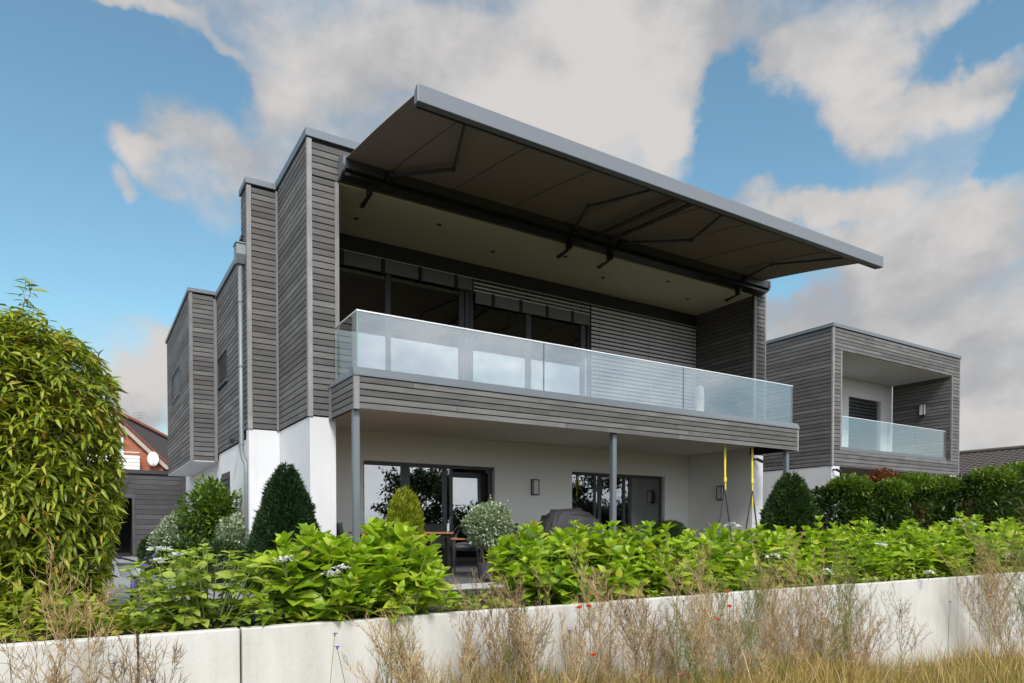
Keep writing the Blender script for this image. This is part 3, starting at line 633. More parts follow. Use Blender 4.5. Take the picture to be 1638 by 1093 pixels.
# ------------------------------------------------------------ terrace furniture
tb = thing('dining_table', (5.6, 11.6, 0), 'teak topped dining table with square black legs on the terrace', 'table')
for k in range(6): plank(tb, 'slat', TEAK, 4.00, 5.60, 11.0 + k * .17, 11.165 + k * .17, .735, .765)
tf = MB().box(4.06, 5.54, 11.04, 11.98, .66, .733).build('frame', BLACK, tb)
for x in (4.02, 5.48):
    for y in (11.02, 11.90): MB().box(x, x + .1, y, y + .1, 0, .66).build('leg', BLACK, tb)
def chair(x, y, rz, label, h=.92):
    t = thing('terrace_chair', (x, y, 0), label, 'chair', 'black terrace chairs round the dining table')
    R = Matrix.Rotation(rz, 3, 'Z')
    def q(a, b, c): return tuple(Vector((x, y, 0)) + R @ Vector((a, b, c)))
    def tube(name, pts, r, m, n=6): MB().tube([q(*p) for p in pts], r, n).build(name, m, t)
    def slab(name, pts, d, m): MB().prism([q(*p) for p in pts], R @ Vector(d)).build(name, m, t)
    for s in (-1, 1):
        tube('leg', [(s * .25, .20, 0), (s * .25, .22, .62)], .014, ZINC if False else ALUD); tube('leg', [(s * .25, -.24, 0), (s * .25, -.20, .44), (s * .24, -.30, h)], .014, ALUD)
        slab('armrest', [(s * .25 - .025, -.24, .615), (s * .25 + .025, -.24, .615), (s * .25 + .025, .26, .635), (s * .25 - .025, .26, .635)], (0, 0, .022), TEAK)
    slab('seat', [(-.24, -.21, .43), (.24, -.21, .43), (.24, .23, .45), (-.24, .23, .45)], (0, 0, .012), TEXT)
    slab('backrest', [(-.235, -.215, .50), (.235, -.215, .50), (.235, -.30, h), (-.235, -.30, h)], (0, -.012, 0), TEXT)
    tube('top_rail', [(-.24, -.30, h), (.24, -.30, h)], .014, ALUD)
    return t
chair(5.82, 10.95, math.radians(62), 'black terrace chair with a grey cushion turned side-on beside the table end')
cu = MB(); cu.ball((5.79, 10.95, .50), .21, 16, 8, (1, 1, .38)); cu = cu.build('seat_cushion', m_plain('grey_cushion_fabric', (.13, .13, .14), .85), None, 'round grey cushion lying on the chair beside the table end', 'cushion', smooth=True)
chair(6.05, 12.55, math.radians(185), 'black terrace chair behind the table facing the garden, in front of the tilted door')
chair(4.9, 12.55, math.radians(178), 'black terrace chair behind the table beside the golden thuja')
chair(7.35, 12.5, math.radians(176), 'black terrace chair right of the clipped variegated standard, near the wall')
chair(6.9, 11.6, math.radians(95), 'black terrace chair directly behind the clipped variegated standard')
chair(4.0, 11.9, math.radians(-80), 'black terrace chair behind the left terrace post')
# barbecue under its cover
gr = thing('covered_barbecue', (8.95, 12.0, 0), 'barbecue under a creased dark grey cover in front of the patio door', 'barbecue')
vs = []; prof = [(8.24, 0.0), (8.24, .76), (8.32, .96), (8.46, 1.22), (8.62, 1.27), (9.2, 1.27), (9.38, 1.21), (9.64, .98), (9.68, .70), (9.68, 0.0)]
NY = 7
for j in range(NY):
    y = 11.68 + j * .11
    for k, (px_, pz) in enumerate(prof):
        tt = 1 - .10 * abs(j - 3) / 3 if pz > .9 else 1
        vs.append((px_ + .03 * math.sin(j * 2.1 + k * 1.7), y + .02 * math.sin(k * 2.3), pz * tt + (.025 * math.sin(j * 1.9 + k * 2.9) if pz > .1 else 0)))
n = len(prof); fs_ = [(j * n + k, j * n + k + 1, (j + 1) * n + k + 1, (j + 1) * n + k) for j in range(NY - 1) for k in range(n - 1)] + [tuple(range(n))[::-1], tuple((NY - 1) * n + k for k in range(n))]
MB().add(vs, fs_).build('cover', COVER, gr)
for x in (8.4, 9.5): MB().tube([(x, 11.75, .05), (x + .03, 11.75, .05)], .05, 10).build('wheel', RUBB, gr)
# basket planter behind pillar
bk = thing('planter_box', (3.95, 13.2, 0), 'low reddish planter box standing behind the white left pillar', 'planter')
MB().box(3.75, 4.3, 13.0, 13.4, 0, .42).build('box', TILER, bk, bevel=.01); MB().box(3.73, 4.32, 12.98, 13.42, .42, .46).build('rim', BLACK, bk)
# balcony furniture seen through the glass
so = thing('lounge_sofa', (11.0, 12.4, 3.24), 'low pale lounge sofa standing on the balcony behind the glass', 'sofa')
PALE = m_plain('pale_cushion_fabric', (.55, .55, .54), .85)
MB().box(10.2, 12.0, 12.1, 12.8, 3.245, 3.40).build('base', PALE, so, bevel=.02)
for x in (10.25, 11.15): MB().box(x, x + .85, 12.08, 12.7, 3.402, 3.52).build('seat_cushion', PALE, so, bevel=.03); MB().box(x, x + .85, 12.6, 12.82, 3.525, 3.85).build('back_cushion', PALE, so, bevel=.03)
MB().box(10.05, 10.19, 12.1, 12.8, 3.245, 3.62).build('armrest', PALE, so, bevel=.02)
um = thing('folded_parasol', (12.0, 11.9, 3.24), 'folded cream parasol under its cover on the balcony behind the right glass panes', 'parasol')
MB().tube([(12.35, 11.5, 3.26), (12.35, 11.5, 3.4), (12.36, 11.5, 3.8), (12.37, 11.5, 4.15), (12.38, 11.5, 4.22)], [.09, .10, .12, .10, .03], 10).build('cover', m_plain('cream_canvas', (.75, .72, .64), .85), um, smooth=True)
MB().tube([(12.35, 11.5, 3.24), (12.35, 11.5, 3.26)], .22, 14).build('base', BLACK, um)

# ------------------------------------------------------------ neighbouring house
N = thing('neighbour_house', (23, 16, 0), 'smaller grey timber-clad house on the right with a recessed glazed balcony', 'house')
NY0 = 12.49
MB().box(19.13, 19.50, NY0 + .03, 14.6, 2.78, 6.9).build('upper_wall', MEMB, N); MB().box(26.13, 26.62, NY0 + .03, 14.6, 2.78, 6.9).build('upper_wall', MEMB, N)
MB().box(19.50, 26.13, NY0 + .03, 14.6, 6.26, 6.9).build('upper_wall', MEMB, N); MB().box(19.50, 26.13, NY0 + .03, 14.6, 2.78, 3.24).build('upper_wall', MEMB, N); MB().box(19.13, 26.62, 14.92, 24, 2.78, 6.9).build('upper_wall', MEMB, N)
p_ = .118
boards(N, 'x', NY0, 19.18, 19.50, 3.24, 6.24, p_, WOOD, joints=False); boards(N, 'x', NY0, 19.18, 26.60, 6.25, 6.90, p_, WOOD)
boards(N, 'x', NY0, 19.18, 26.60, 2.76, 3.24, p_, WOOD); boards(N, 'x', NY0, 26.15, 26.60, 3.24, 6.24, p_, WOOD, joints=False)
boards(N, 'y', 19.10, NY0 + .05, 24, 2.76, 6.90, p_, WOOD, lens=(2.5, 5.)); boards(N, 'y', 26.09, NY0 + .06, 14.6, 3.25, 6.24, p_, WOOD, joints=False)
for c in ((19.095, 19.175, NY0 - .006, NY0 + .025, 2.75, 6.91), (19.095, 19.115, NY0 + .027, NY0 + .05, 2.75, 6.91), (19.50, 19.56, NY0 - .006, NY0 + .05, 3.24, 6.25), (26.09, 26.15, NY0 - .006, NY0 + .05, 3.24, 6.25), (26.60, 26.65, NY0 - .006, NY0 + .03, 2.75, 6.91)): plank(N, 'corner_trim', WOODV, *c)
MB().box(19.07, 26.68, NY0 - .03, NY0 + .2, 6.92, 7.02).build('roof_edge', ALU, N); MB().box(19.07, 19.3, NY0 + .202, 24, 6.92, 7.02).build('roof_edge', ALU, N); MB().box(19.31, 26.66, NY0 + .21, 24, 6.92, 6.98).build('roof', MEMB, N)
nb_ = MB(); 
for a, b, c, d in ((19.5, 23.32, 3.25, 6.25), (25.35, 26.08, 3.25, 6.25), (23.32, 25.35, 5.6, 6.25)): nb_.box(a, b, 14.62, 14.9, c, d)
nb_.build('rear_wall', PLAST, N); MB().box(19.505, 26.085, NY0 + .06, 14.6, 6.245, 6.258).build('balcony_ceiling', PLASTG, N)
nw = MB().box(23.32, 25.35, 14.8, 14.85, 3.25, 5.6).build('window', FRAME, N)
for k in range(18): plank(nw, 'slat', ALUD, 23.36, 25.31, 14.72, 14.77, 3.40 + k * .12, 3.48 + k * .12)
MB().box(19.57, 26.08, NY0 + .08, 14.6, 3.242, 3.26).build('balcony_floor', TERR, N)
nr = MB().box(19.56, 25.95, NY0 + .10, NY0 + .17, 3.262, 3.36).build('balustrade', ALU, N)
for a, b in ((19.58, 22.3), (22.32, 23.95), (23.97, 25.9)): MB().box(a, b, NY0 + .12, NY0 + .138, 3.362, 4.29).build('glass_pane', GRAIL, nr)
MB().box(19.57, 25.92, NY0 + .115, NY0 + .145, 4.292, 4.31).build('cap_rail', CAPM, nr)
MB().box(25.93, 25.95, NY0 + .115, NY0 + .145, 3.362, 4.31).build('end_post', ALU, nr)
MB().box(19.12, 19.52, NY0 + .03, NY0 + .45, -.16, 2.75).build('white_pillar', PLAST, N); MB().box(26.05, 26.6, NY0 + .03, NY0 + .45, -.16, 2.75).build('white_pillar', PLAST, N)
MB().box(19.12, 19.4, NY0 + .452, 24, -.16, 2.74).build('white_wall', PLAST, N); MB().box(19.4, 26.6, 14.9, 15.1, -.16, 2.74).build('white_wall', PLASTG, N)
MB().box(19.53, 26.04, NY0 + .05, 14.89, 2.742, 2.775).build('terrace_ceiling', PLASTG, N)
nd = MB().box(21.5, 24.4, 14.84, 14.89, 0, 2.2).build('patio_door', FRAME, N); MB().box(21.6, 22.9, 14.83, 14.835, .1, 2.1).build('pane', GWIN, nd); MB().box(23.0, 24.3, 14.83, 14.835, .1, 2.1).build('pane', GWIN, nd)
wall_lamp(26.083, 13.46, 5.2, 1, 0, 'box lantern on the timber side wall of the neighbouring balcony', 1.3)

# ------------------------------------------------------------ dark shed on the left
S = thing('garden_shed', (0, 27, 0), 'flat-roofed dark plank-clad shed beyond the grey path on the left', 'shed')
MB().box(-5, 1.28, 26.06, 29, -.1, .0).box(1.33, 2.85, 26.04, 29, -.1, 2.66).box(-5, 0.2, 26.04, 29, 0, 2.66).box(.2, 1.33, 28, 29, 0, 2.66).box(.2, 1.33, 26.04, 28, 1.86, 2.66).build('core', MEMB, S)
boards(S, 'x', 26.0, 1.40, 2.82, -.02, 2.66, .165, WOODD, joints=False, gap=.01); boards(S, 'x', 26.0, -5, .14, -.02, 2.66, .165, WOODD, gap=.01); boards(S, 'x', 26.0, .14, 1.40, 1.86, 2.66, .16, WOODD, joints=False, gap=.01)
plank(S, 'corner_trim', WOODD, 2.82, 2.93, 25.985, 26.04, -.05, 2.68); plank(S, 'door_jamb', WOODD, 1.31, 1.40, 25.985, 26.03, -.05, 1.86)
MB().box(-5.1, 2.97, 25.93, 29.1, 2.68, 2.80).build('roof_edge', ALUD, S)
dr = MB().box(.22, .27, 26.1, 27.1, .02, 1.84).build('door', BLACK, S); MB().box(.272, .30, 26.95, 27.0, .9, 1.05).build('handle', ZINC, dr)

# ------------------------------------------------------------ brick house far left
Bh = thing('brick_house', (1, 47, 0), 'orange brick house with red tiled verge, white balcony and satellite dish behind the shed', 'house')
MB().prism([(-8, 45, -.2), (3.9, 45, -.2), (3.9, 45, 4.55), (-2.6, 45, 11.0), (-8, 45, 5.8)], (0, .3, 0)).build('gable_wall', BRICK, Bh)
MB().box(3.92, 6.8, 45.2, 45.5, -.2, 4.05).build('annex_wall', BRICK, Bh); MB().box(3.9, 6.9, 45.1, 50, 4.06, 4.25).build('annex_roof', SLATE, Bh)
MB().prism([(4.25, 44.75, 4.40), (-2.6, 44.75, 11.2), (-2.6, 44.75, 10.9), (4.02, 44.75, 4.34)], (0, .22, 0)).build('pale_verge', m_plain('pale_verge_paint', (.42, .36, .32), .8, var=.2), Bh)
vt = MB().prism([(4.32, 44.7, 4.46), (-2.6, 44.7, 11.33), (-2.6, 44.7, 11.22), (4.25, 44.7, 4.42)], (0, 5.5, 0)).build('roof', TILER, Bh)
for k in range(26):
    a = k / 26.; xx = 4.3 - a * 6.9; zz = 4.46 + a * 6.85
    MB().prism([(xx, 44.66, zz), (xx - .27, 44.66, zz + .27), (xx - .24, 44.66, zz + .34), (xx + .05, 44.66, zz + .06)], (0, .34, 0)).build('roof_tile', TILER, vt)
MB().prism([(1.25, 45.6, 7.4), (4.2, 45.6, 4.5), (6.4, 45.6, 4.5), (6.4, 45.6, 5.22), (1.45, 45.6, 7.68)], (0, 4, 0)).build('dormer_wall', SLATE, Bh)
MB().prism([(1.1, 45.45, 7.80), (6.6, 45.45, 5.08), (6.6, 45.45, 5.2), (1.1, 45.45, 7.95)], (0, 4.5, 0)).build('dormer_roof', TILER, Bh)
bwn = MB().box(.2, 1.86, 44.94, 44.99, 5.05, 6.12).build('window', WPAINT, Bh); MB().box(.28, 1.76, 44.92, 44.938, 4.9, 6.04).build('pane', GWIN, bwn)
bb = MB().box(-1.2, 2.62, 43.9, 44.95, 3.9, 4.12).build('balcony', PLASTG, Bh)
for k in range(4): MB().box(-1.2, 2.6, 43.88, 43.92, 4.2 + k * .2, 4.37 + k * .2).build('rail_board', WPAINT, bb); MB().box(2.58, 2.62, 43.93, 44.95, 4.2 + k * .2, 4.37 + k * .2).build('rail_board', WPAINT, bb)
MB().tube([(-1.2, 43.9, 5.15), (2.6, 43.9, 5.15), (2.6, 44.95, 5.15)], .025, 6).build('handrail', WPAINT, bb)
for x in (-.2, 1.2, 2.55): MB().box(x, x + .05, 43.93, 43.96, 4.12, 5.14).build('rail_post', TILER, bb)
sdn = thing('satellite_dish', (3.33, 44.6, 4.6), 'white oval satellite dish on the brick gable', 'satellite dish')
vs = [(3.33, 44.62, 4.9)]; n = 20
for r_ in (.18, .36):
    for k in range(n):
        a = 2 * math.pi * k / n; vs.append((3.33 + r_ * .82 * math.cos(a), 44.62 - (r_ / .36) ** 2 * .08, 4.9 + r_ * 1.15 * math.sin(a)))
fs_ = [(0, 1 + k, 1 + (k + 1) % n) for k in range(n)] + [(1 + k, 1 + n + k, 1 + n + (k + 1) % n, 1 + (k + 1) % n) for k in range(n)]
ob = MB().add(vs, fs_).build('dish', WPAINT, sdn, smooth=True); so_ = ob.modifiers.new('s', 'SOLIDIFY'); so_.thickness = .02
MB().tube([(3.33, 44.7, 4.9), (3.4, 44.97, 4.6)], .02, 6).tube([(3.33, 44.6, 4.5), (3.33, 44.2, 4.75)], .015, 6).build('arm', ZINC, sdn)
ant = thing('roof_aerial', (2.75, 46, 7.1), 'thin roof aerial above the slate dormer of the brick house', 'aerial')
MB().tube([(2.75, 46, 6.9), (2.75, 46, 7.75)], .018, 5).build('mast', ZINC, ant)
for z, l in ((7.7, .35), (7.55, .28), (7.4, .2)): MB().tube([(2.75 - l, 46, z - .05), (2.75 + l, 46, z + .05)], .012, 4).build('element', ZINC, ant)

# ------------------------------------------------------------ dark tiled roof on the far right
R_ = thing('tiled_roof_house', (42, 18, 0), 'house with dark brown pantile roof partly hidden behind the hedge at the right edge', 'house')
MB().box(36.5, 48, 8, 24, -.16, 3.3).build('wall', BRICK, R_)
rf = MB().prism([(35.6, 6, 3.28), (40, 6, 4.86), (46, 6, 3.2)], (0, 20, 0)).build('roof', TILED, R_)
MB().tube([(40, 6, 4.95), (40, 26, 4.95)], .11, 8).build('ridge', TILED, R_)
tv, tf_ = [], []
sl = Vector((4.4, 0, 1.58)).normalized(); nr_ = Vector((-sl.z, 0, sl.x))
for i in range(14):
    for j in range(62):
        p0 = Vector((35.6, 6.1 + j * .32, 3.28)) + sl * (i * .333); c = nr_ * (.035)
        q = [p0 + c * 1.4, p0 + c * 1.4 + Vector((0, .30, 0)), p0 + sl * .35 + c * .6 + Vector((0, .30, 0)), p0 + sl * .35 + c * .6]
        mid0 = p0 + c * 2.0 + Vector((0, .15, 0)); mid1 = p0 + sl * .35 + c * 1.0 + Vector((0, .15, 0)); b = len(tv)
        tv += [tuple(q[0]), tuple(mid0), tuple(q[1]), tuple(q[3]), tuple(mid1), tuple(q[2]), tuple(p0), tuple(p0 + Vector((0, .30, 0)))]
        tf_ += [(b, b + 3, b + 4, b + 1), (b + 1, b + 4, b + 5, b + 2), (b + 6, b, b + 1), (b + 6, b + 1, b + 2), (b + 6, b + 2, b + 7)]
MB().add(tv, tf_).build('roof_tiles', TILED, R_, kind='stuff')

# ------------------------------------------------------------ leaves
def leaf_ovate(L=1., W=.6, fold=.12, droop=.18):
    ys_ = [0, .22, .5, .78, 1.]; ws = [0, .78, 1., .58, 0]
    V = []; F = []
    for y, w_ in zip(ys_, ws):
        z = -droop * y * y
        if w_ == 0: V.append((0, y * L, z * L))
        else: V += [(-w_ * W / 2, y * L, (z + fold * w_) * L), (0, y * L, z * L), (w_ * W / 2, y * L, (z + fold * w_) * L)]
    F = [(0, 2, 1), (0, 3, 2), (1, 2, 5), (1, 5, 4), (2, 3, 6), (2, 6, 5), (4, 5, 8), (4, 8, 7), (5, 6, 9), (5, 9, 8), (7, 8, 10), (8, 9, 10)]
    return np.array(V), np.array(F)
def leaf_lance(L=1., W=.24, droop=.35):
    V = [(0, 0, 0), (-W / 2, .35, -.03), (0, .35, -.08), (W / 2, .35, -.03), (-W * .42, .68, -droop * .45), (0, .68, -droop * .5 - .04), (W * .42, .68, -droop * .45), (0, 1, -droop)]
    F = [(0, 2, 1), (0, 3, 2), (1, 2, 5), (1, 5, 4), (2, 3, 6), (2, 6, 5), (4, 5, 7), (5, 6, 7)]
    return np.array(V) * L, np.array(F)
def leaf_small(W=.5):
    return np.array([(0, 0, 0), (-W / 2, .45, .06), (W / 2, .45, .06), (0, 1, -.06)]), np.array([(0, 2, 1), (1, 2, 3)])
def leaf_needle(W=.22):
    return np.array([(-W / 2, 0, 0), (W / 2, 0, 0), (0, 1, 0), (0, 0, -W / 2), (0, 0, W / 2)]), np.array([(0, 1, 2), (3, 4, 2)])
def frames(dirs, roll=None, up=(0, 0, 1)):
    """rotation matrices with local +Y along dirs and local +Z roughly up"""
    d = dirs / np.linalg.norm(dirs, axis=1, keepdims=True); up = np.tile(np.array(up, float), (len(d), 1)) + RNG.normal(0, .35, d.shape)
    x = np.cross(d, up); x /= np.linalg.norm(x, axis=1, keepdims=True) + 1e-9; z = np.cross(x, d)
    return np.stack([x, d, z], axis=2)
def scatter(tmpl, pos, R, s):
    V, F = tmpl; n = len(pos)
    P = np.einsum('nij,vj->nvi', R, V) * s[:, None, None] + pos[:, None, :]
    return P.reshape(-1, 3), (F[None] + (np.arange(n) * len(V))[:, None, None]).reshape(-1, F.shape[1])
def leaf_meshes(tag_, m, fn, variants):
    out_ = []
    for k in variants:
        V, F = fn(**k); me = fastmesh(tag_, V, F, m); out_.append((me, (V, F)))
    return out_
def place_leaves(parent, lm, pos, R, s, nobj, name='leaf', score=None, label=None):
    """the nobj leaves that show most become objects, the rest one mesh"""
    org = np.array(ORG[parent.name]); n = len(pos)
    order = np.argsort(-(score if score is not None else s)); a, b = order[:nobj], order[nobj:]
    kk = RNG.integers(0, len(lm), n)
    for i in a:
        o = bpy.data.objects.new(name, lm[kk[i]][0]); COL.objects.link(o); o.parent = parent
        M4 = Matrix([list(R[i][r] * s[i]) + [pos[i][r] - org[r]] for r in range(3)] + [[0, 0, 0, 1]]); o.matrix_local = M4
    if len(b):
        V, F = scatter(lm[0][1], pos[b], R[b], s[b]); me = fastmesh('foliage', V - org, F, lm[0][0].materials[0]); obj_from('foliage', me, parent, kind='stuff')
def toward_cam(pos):
    c = np.array([0, 0, .8]); d = c - pos; return d / np.linalg.norm(d, axis=1, keepdims=True)

HYD = leaf_meshes('leaf', L_HYD, leaf_ovate, [dict(W=.56, fold=.10, droop=.12), dict(W=.64, fold=.13, droop=.25), dict(W=.50, fold=.06, droop=.35), dict(W=.60, fold=.16, droop=.05)])
HYD2 = leaf_meshes('leaf', L_HYD2, leaf_ovate, [dict(W=.62, fold=.07, droop=.22), dict(W=.56, fold=.10, droop=.35)])
def hydrangea(x, y, rx, ry, h, nst, label, lm=HYD, size=.285, flowers=(), spread=.62, z0=-.13, upfac=1.):
    y -= .50; ry -= .02; nst = int(nst * 1.35)
    t = thing('hydrangea', (x, y, z0), label, 'shrub', 'hydrangeas along the wall')
    P, Dr, S = [], [], []; st = MB()
    for i in range(nst):
        a = random.uniform(0, 2 * math.pi); rr = math.sqrt(random.random()); ex, ey = math.cos(a) * rr, math.sin(a) * rr
        tip = Vector((x + ex * rx, y + ey * ry, z0 + h * (1 - (.78 if ey < 0 else .4) * rr ** 2.4) * random.uniform(.86, 1.06)))
        base = Vector((x + ex * rx * .3, y + ey * ry * .3, z0)); mid = base.lerp(tip, .5) + Vector((ex * rx * .16, ey * ry * .16, .05))
        L = (tip - base).length; nn = max(4, int(L / .115)); ang = random.uniform(0, 3.14)
        pts = [(base * (1 - u) ** 2 + mid * 2 * u * (1 - u) + tip * u * u) for u in np.linspace(0, 1, 6)]
        st.tube(pts, [.009, .008, .007, .006, .005, .004], 4, False)
        for k in range(nn):
            u = .14 + .86 * k / (nn - 1); p = base * (1 - u) ** 2 + mid * 2 * u * (1 - u) + tip * u * u
            tan = ((mid - base) * (1 - u) + (tip - mid) * u).normalized(); ang += math.pi / 2 + random.uniform(-.25, .25)
            last = k == nn - 1; s_ = size * (random.uniform(.62, 1.18)) * (1 if k < nn - 2 else (.78 if k == nn - 2 else .5))
            for q in ((0, 2, 1, 3) if last else (0, 2)):
                aa = ang + q * math.pi / 2; rise = (1.3 if last else (.75 if k == nn - 2 else random.uniform(.0, .45))) * upfac
                d = Vector((math.cos(aa), math.sin(aa), 0)) + tan * rise; P.append(tuple(p)); Dr.append(tuple(d)); S.append(s_ * random.uniform(.85, 1.1))
    st.build('stems', STEMG, t, kind='stuff')
    P, Dr, S = np.array(P), np.array(Dr), np.array(S); R = frames(Dr)
    keep = (P[:, 2] > z0 + .03) & ((P[:, 1] > 6.74) | (P[:, 2] > -.04)); P, R, S, Dr = P[keep], R[keep], S[keep], Dr[keep]
    ctr = np.array([x, y, z0 + h * .35]); outw = (P - ctr) / np.array([rx, ry, h]); score = np.einsum('ij,ij->i', outw, toward_cam(P) + np.array([0, 0, .5])) + S * 2
    place_leaves(t, lm, P, R, S, 300, score=score)
    for (fx, fy, fz, fr_) in flowers:
        f = MB(); f.tube([(fx + .02, fy + .05, fz - .14), (fx, fy, fz)], .005, 4, False); fo = f.build('flower_head', STEMG, t)
        V, F = leaf_small(.85); n_ = 34; a = RNG.uniform(0, 2 * np.pi, n_); r_ = np.sqrt(RNG.uniform(0, 1, n_)) * fr_
        pos = np.stack([fx + r_ * np.cos(a), fy + r_ * np.sin(a), fz + .03 - r_ ** 2 * 5 + RNG.uniform(-.01, .01, n_)], 1)
        dd = np.stack([np.cos(a * 3), np.sin(a * 3), RNG.uniform(0, .4, n_)], 1)
        V2, F2 = scatter((V, F), pos, frames(dd), np.full(n_, .05)); me = fastmesh('petals', V2 - np.array(ORG[fo.name]), F2, L_FLW); obj_from('petals', me, fo, kind='stuff')
    return t
hydrangea(.98, 7.6, .74, .6, .78, 50, 'paler sparse hydrangea with small mature leaves beside the laurel tree', HYD2, .17, flowers=[(.54, 6.6, .62, .07), (.53, 6.5, .52, .06), (.66, 6.55, .56, .045)], upfac=.5)
hydrangea(2.02, 7.62, .72, .72, .86, 44, 'bright green hydrangea with one white bloom in front of the cone-shaped yew', flowers=[(1.55, 6.42, .52, .085)])
hydrangea(2.84, 7.62, .70, .75, .93, 46, 'bright green hydrangea with two white blooms left of the gap in the bed', flowers=[(2.07, 6.40, .43, .08), (1.95, 6.36, .38, .075)])
hydrangea(4.98, 7.75, .72, .7, .92, 44, 'bright green hydrangea right of the gap, below the clipped variegated ball')
hydrangea(5.75, 7.8, .8, .72, 1.02, 44, 'tall bright green hydrangea in front of the covered barbecue')
hydrangea(6.95, 7.85, .85, .75, .93, 42, 'bright green hydrangea below the middle terrace post')
hydrangea(8.15, 7.85, .85, .75, .90, 40, 'bright green hydrangea in front of the small dome bush by the patio door')
hydrangea(9.5, 7.9, .95, .75, .93, 40, 'bright green hydrangea with a flat white bloom below the swing straps', flowers=[(8.30, 7.05, .88, .12)])
hydrangea(11.0, 7.9, .95, .8, 1.04, 40, 'bright green hydrangea with white blooms below the dark pointed conifer', size=.25, flowers=[(8.5, 6.45, .42, .11), (9.7, 6.42, .17, .13)])
hydrangea(12.6, 7.9, 1., .8, 1.08, 38, 'bright green hydrangea in front of the left part of the laurel hedge', size=.26, flowers=[(11.3, 6.5, .55, .1)])
hydrangea(14.3, 7.9, 1.05, .8, 1.08, 38, 'bright green hydrangea below the red-leaved maple', size=.27, flowers=[(12.8, 6.45, .04, .1)])
hydrangea(16.2, 7.9, 1.15, .8, 1.18, 36, 'bright green hydrangea with two pale blooms below the hedge shoulder', size=.29, flowers=[(14.7, 6.95, 1.0, .12), (15.2, 6.9, .93, .12)])
hydrangea(18.3, 7.9, 1.25, .8, 1.15, 34, 'rightmost bright green hydrangea in front of the tall hedge', size=.30, flowers=[(15.9, 6.5, .28, .12)])
hydrangea(20.5, 7.9, 1.3, .8, 1.15, 26, 'bright green hydrangea at the very right end of the bed, beside the grey weed', size=.30)

# ------------------------------------------------------------ crowns
def lumpy(n, c, r, lumps=9, depth=.35, seed=1, zmin=None, power=2.):
    """points near the surface of a lumpy ellipsoid + outward normals"""
    g = np.random.default_rng(seed); d = g.normal(size=(n, 3)); d /= np.linalg.norm(d, axis=1, keepdims=True)
    L = g.normal(size=(lumps * 3, 3)); L /= np.linalg.norm(L, axis=1, keepdims=True)
    bump = np.max(np.clip((d @ L.T - .80) / .20, 0, 1) * g.uniform(.3, 1, lumps * 3)[None], axis=1)
    rad = (1 - depth * .5 + depth * .5 * bump) * (1 - depth * g.uniform(0, 1, n) ** 2.2) * (1 + (g.uniform(0, 1, n) > .98) * g.uniform(.03, .16, n))
    ds = d / (np.sum(np.abs(d) ** power, axis=1, keepdims=True) ** (1 / power))
    return np.array(c) + ds * np.array(r) * rad[:, None], d
def bush(name, label, cat, c, r, n, tm, m, size, group=None, seed=1, trunk=True, up=.3, depth=.35, extra=None, base=None, twig=TWIG, power=2., lumps=9):
    b = base if base is not None else (c[0], c[1], -.16)
    t = thing(name, b, label, cat, group)
    P, d = lumpy(n, c, r, seed=seed, depth=depth, power=power, lumps=lumps); k = P[:, 2] > b[2] + .01; P, d = P[k], d[k]
    D_ = d + RNG.normal(0, .55, d.shape) + np.array([0, 0, up]); s = size * RNG.uniform(.7, 1.25, len(P))
    V, F = scatter(tm, P, frames(D_), s); org = np.array(ORG[t.name])
    if extra is not None: pass
    me = fastmesh('crown', V - org, F, m); obj_from('crown', me, t, kind='stuff')
    st = MB()
    for i in range(9):
        a = i * 2.4; e = Vector((c[0] + r[0] * .6 * math.cos(a), c[1] + r[1] * .6 * math.sin(a), c[2] + r[2] * random.uniform(-.1, .55))); st.tube([Vector(b) + Vector((.03 * math.cos(a), .03 * math.sin(a), 0)), Vector(b).lerp(e, .5) + Vector((0, 0, .08)), e], [.02, .014, .006], 5, False)
    st.build('stem', twig, t)
    return t
def cone(name, label, cat, x, y, zb, zt, r0, n, tm, m, size, seed=1, tipr=.2, group=None, bulge=.0, up=.9):
    t = thing(name, (x, y, zb), label, cat, group); g = np.random.default_rng(seed)
    u = 1 - np.sqrt(g.uniform(0, 1, n)) * 1.0; u = np.clip(u, 0, 1); a = g.uniform(0, 2 * np.pi, n)
    prof = (1 - u) ** .75 * (1 - tipr) + tipr * np.sqrt(np.clip(1 - u ** 6, 0, 1)); prof *= 1 + bulge * np.sin(np.pi * u)
    lump = 1 + .06 * np.sin(a * 5 + u * 14) + .05 * np.sin(a * 9 - u * 23) + .04 * np.sin(a * 3 + u * 31); dep = 1 - .28 * g.uniform(0, 1, n) ** 2 + (g.uniform(0, 1, n) > .985) * g.uniform(.03, .14, n)
    rr = r0 * prof * lump * dep; P = np.stack([x + rr * np.cos(a), y + rr * np.sin(a), zb + (zt - zb) * u * (1 - .0 * dep) + g.normal(0, .012, n)], 1)
    D_ = np.stack([np.cos(a), np.sin(a), np.full(n, up)], 1) + g.normal(0, .45, (n, 3)); V, F = scatter(tm, P, frames(D_), size * g.uniform(.6, 1.3, n))
    me = fastmesh('crown', V - np.array(ORG[t.name]), F, m); obj_from('crown', me, t, kind='stuff')
    k_ = [0, .05, .2, .4, .6, .8, .93]; pr = [((1 - q) ** .75 * (1 - tipr) + tipr * (1 - q ** 6) ** .5) * r0 * .72 for q in k_]
    MB().tube([(x, y, zb + (zt - zb) * q) for q in k_], pr, 14).build('inner_foliage', m, t)
    MB().tube([(x, y, zb - .03), (x, y, zb + (zt - zb) * .85)], [r0 * .12, .01], 7).build('trunk', BARK, t); return t
NEED = leaf_needle(.3); SML = leaf_small(.45); SMR = leaf_small(.62)
cone('yew', 'dark green cone-shaped yew in front of the white left pillar', 'conifer', 2.57, 10.6, -.13, 1.80, .57, 36000, NEED, L_YEW, .07, 3, .20, bulge=.10)
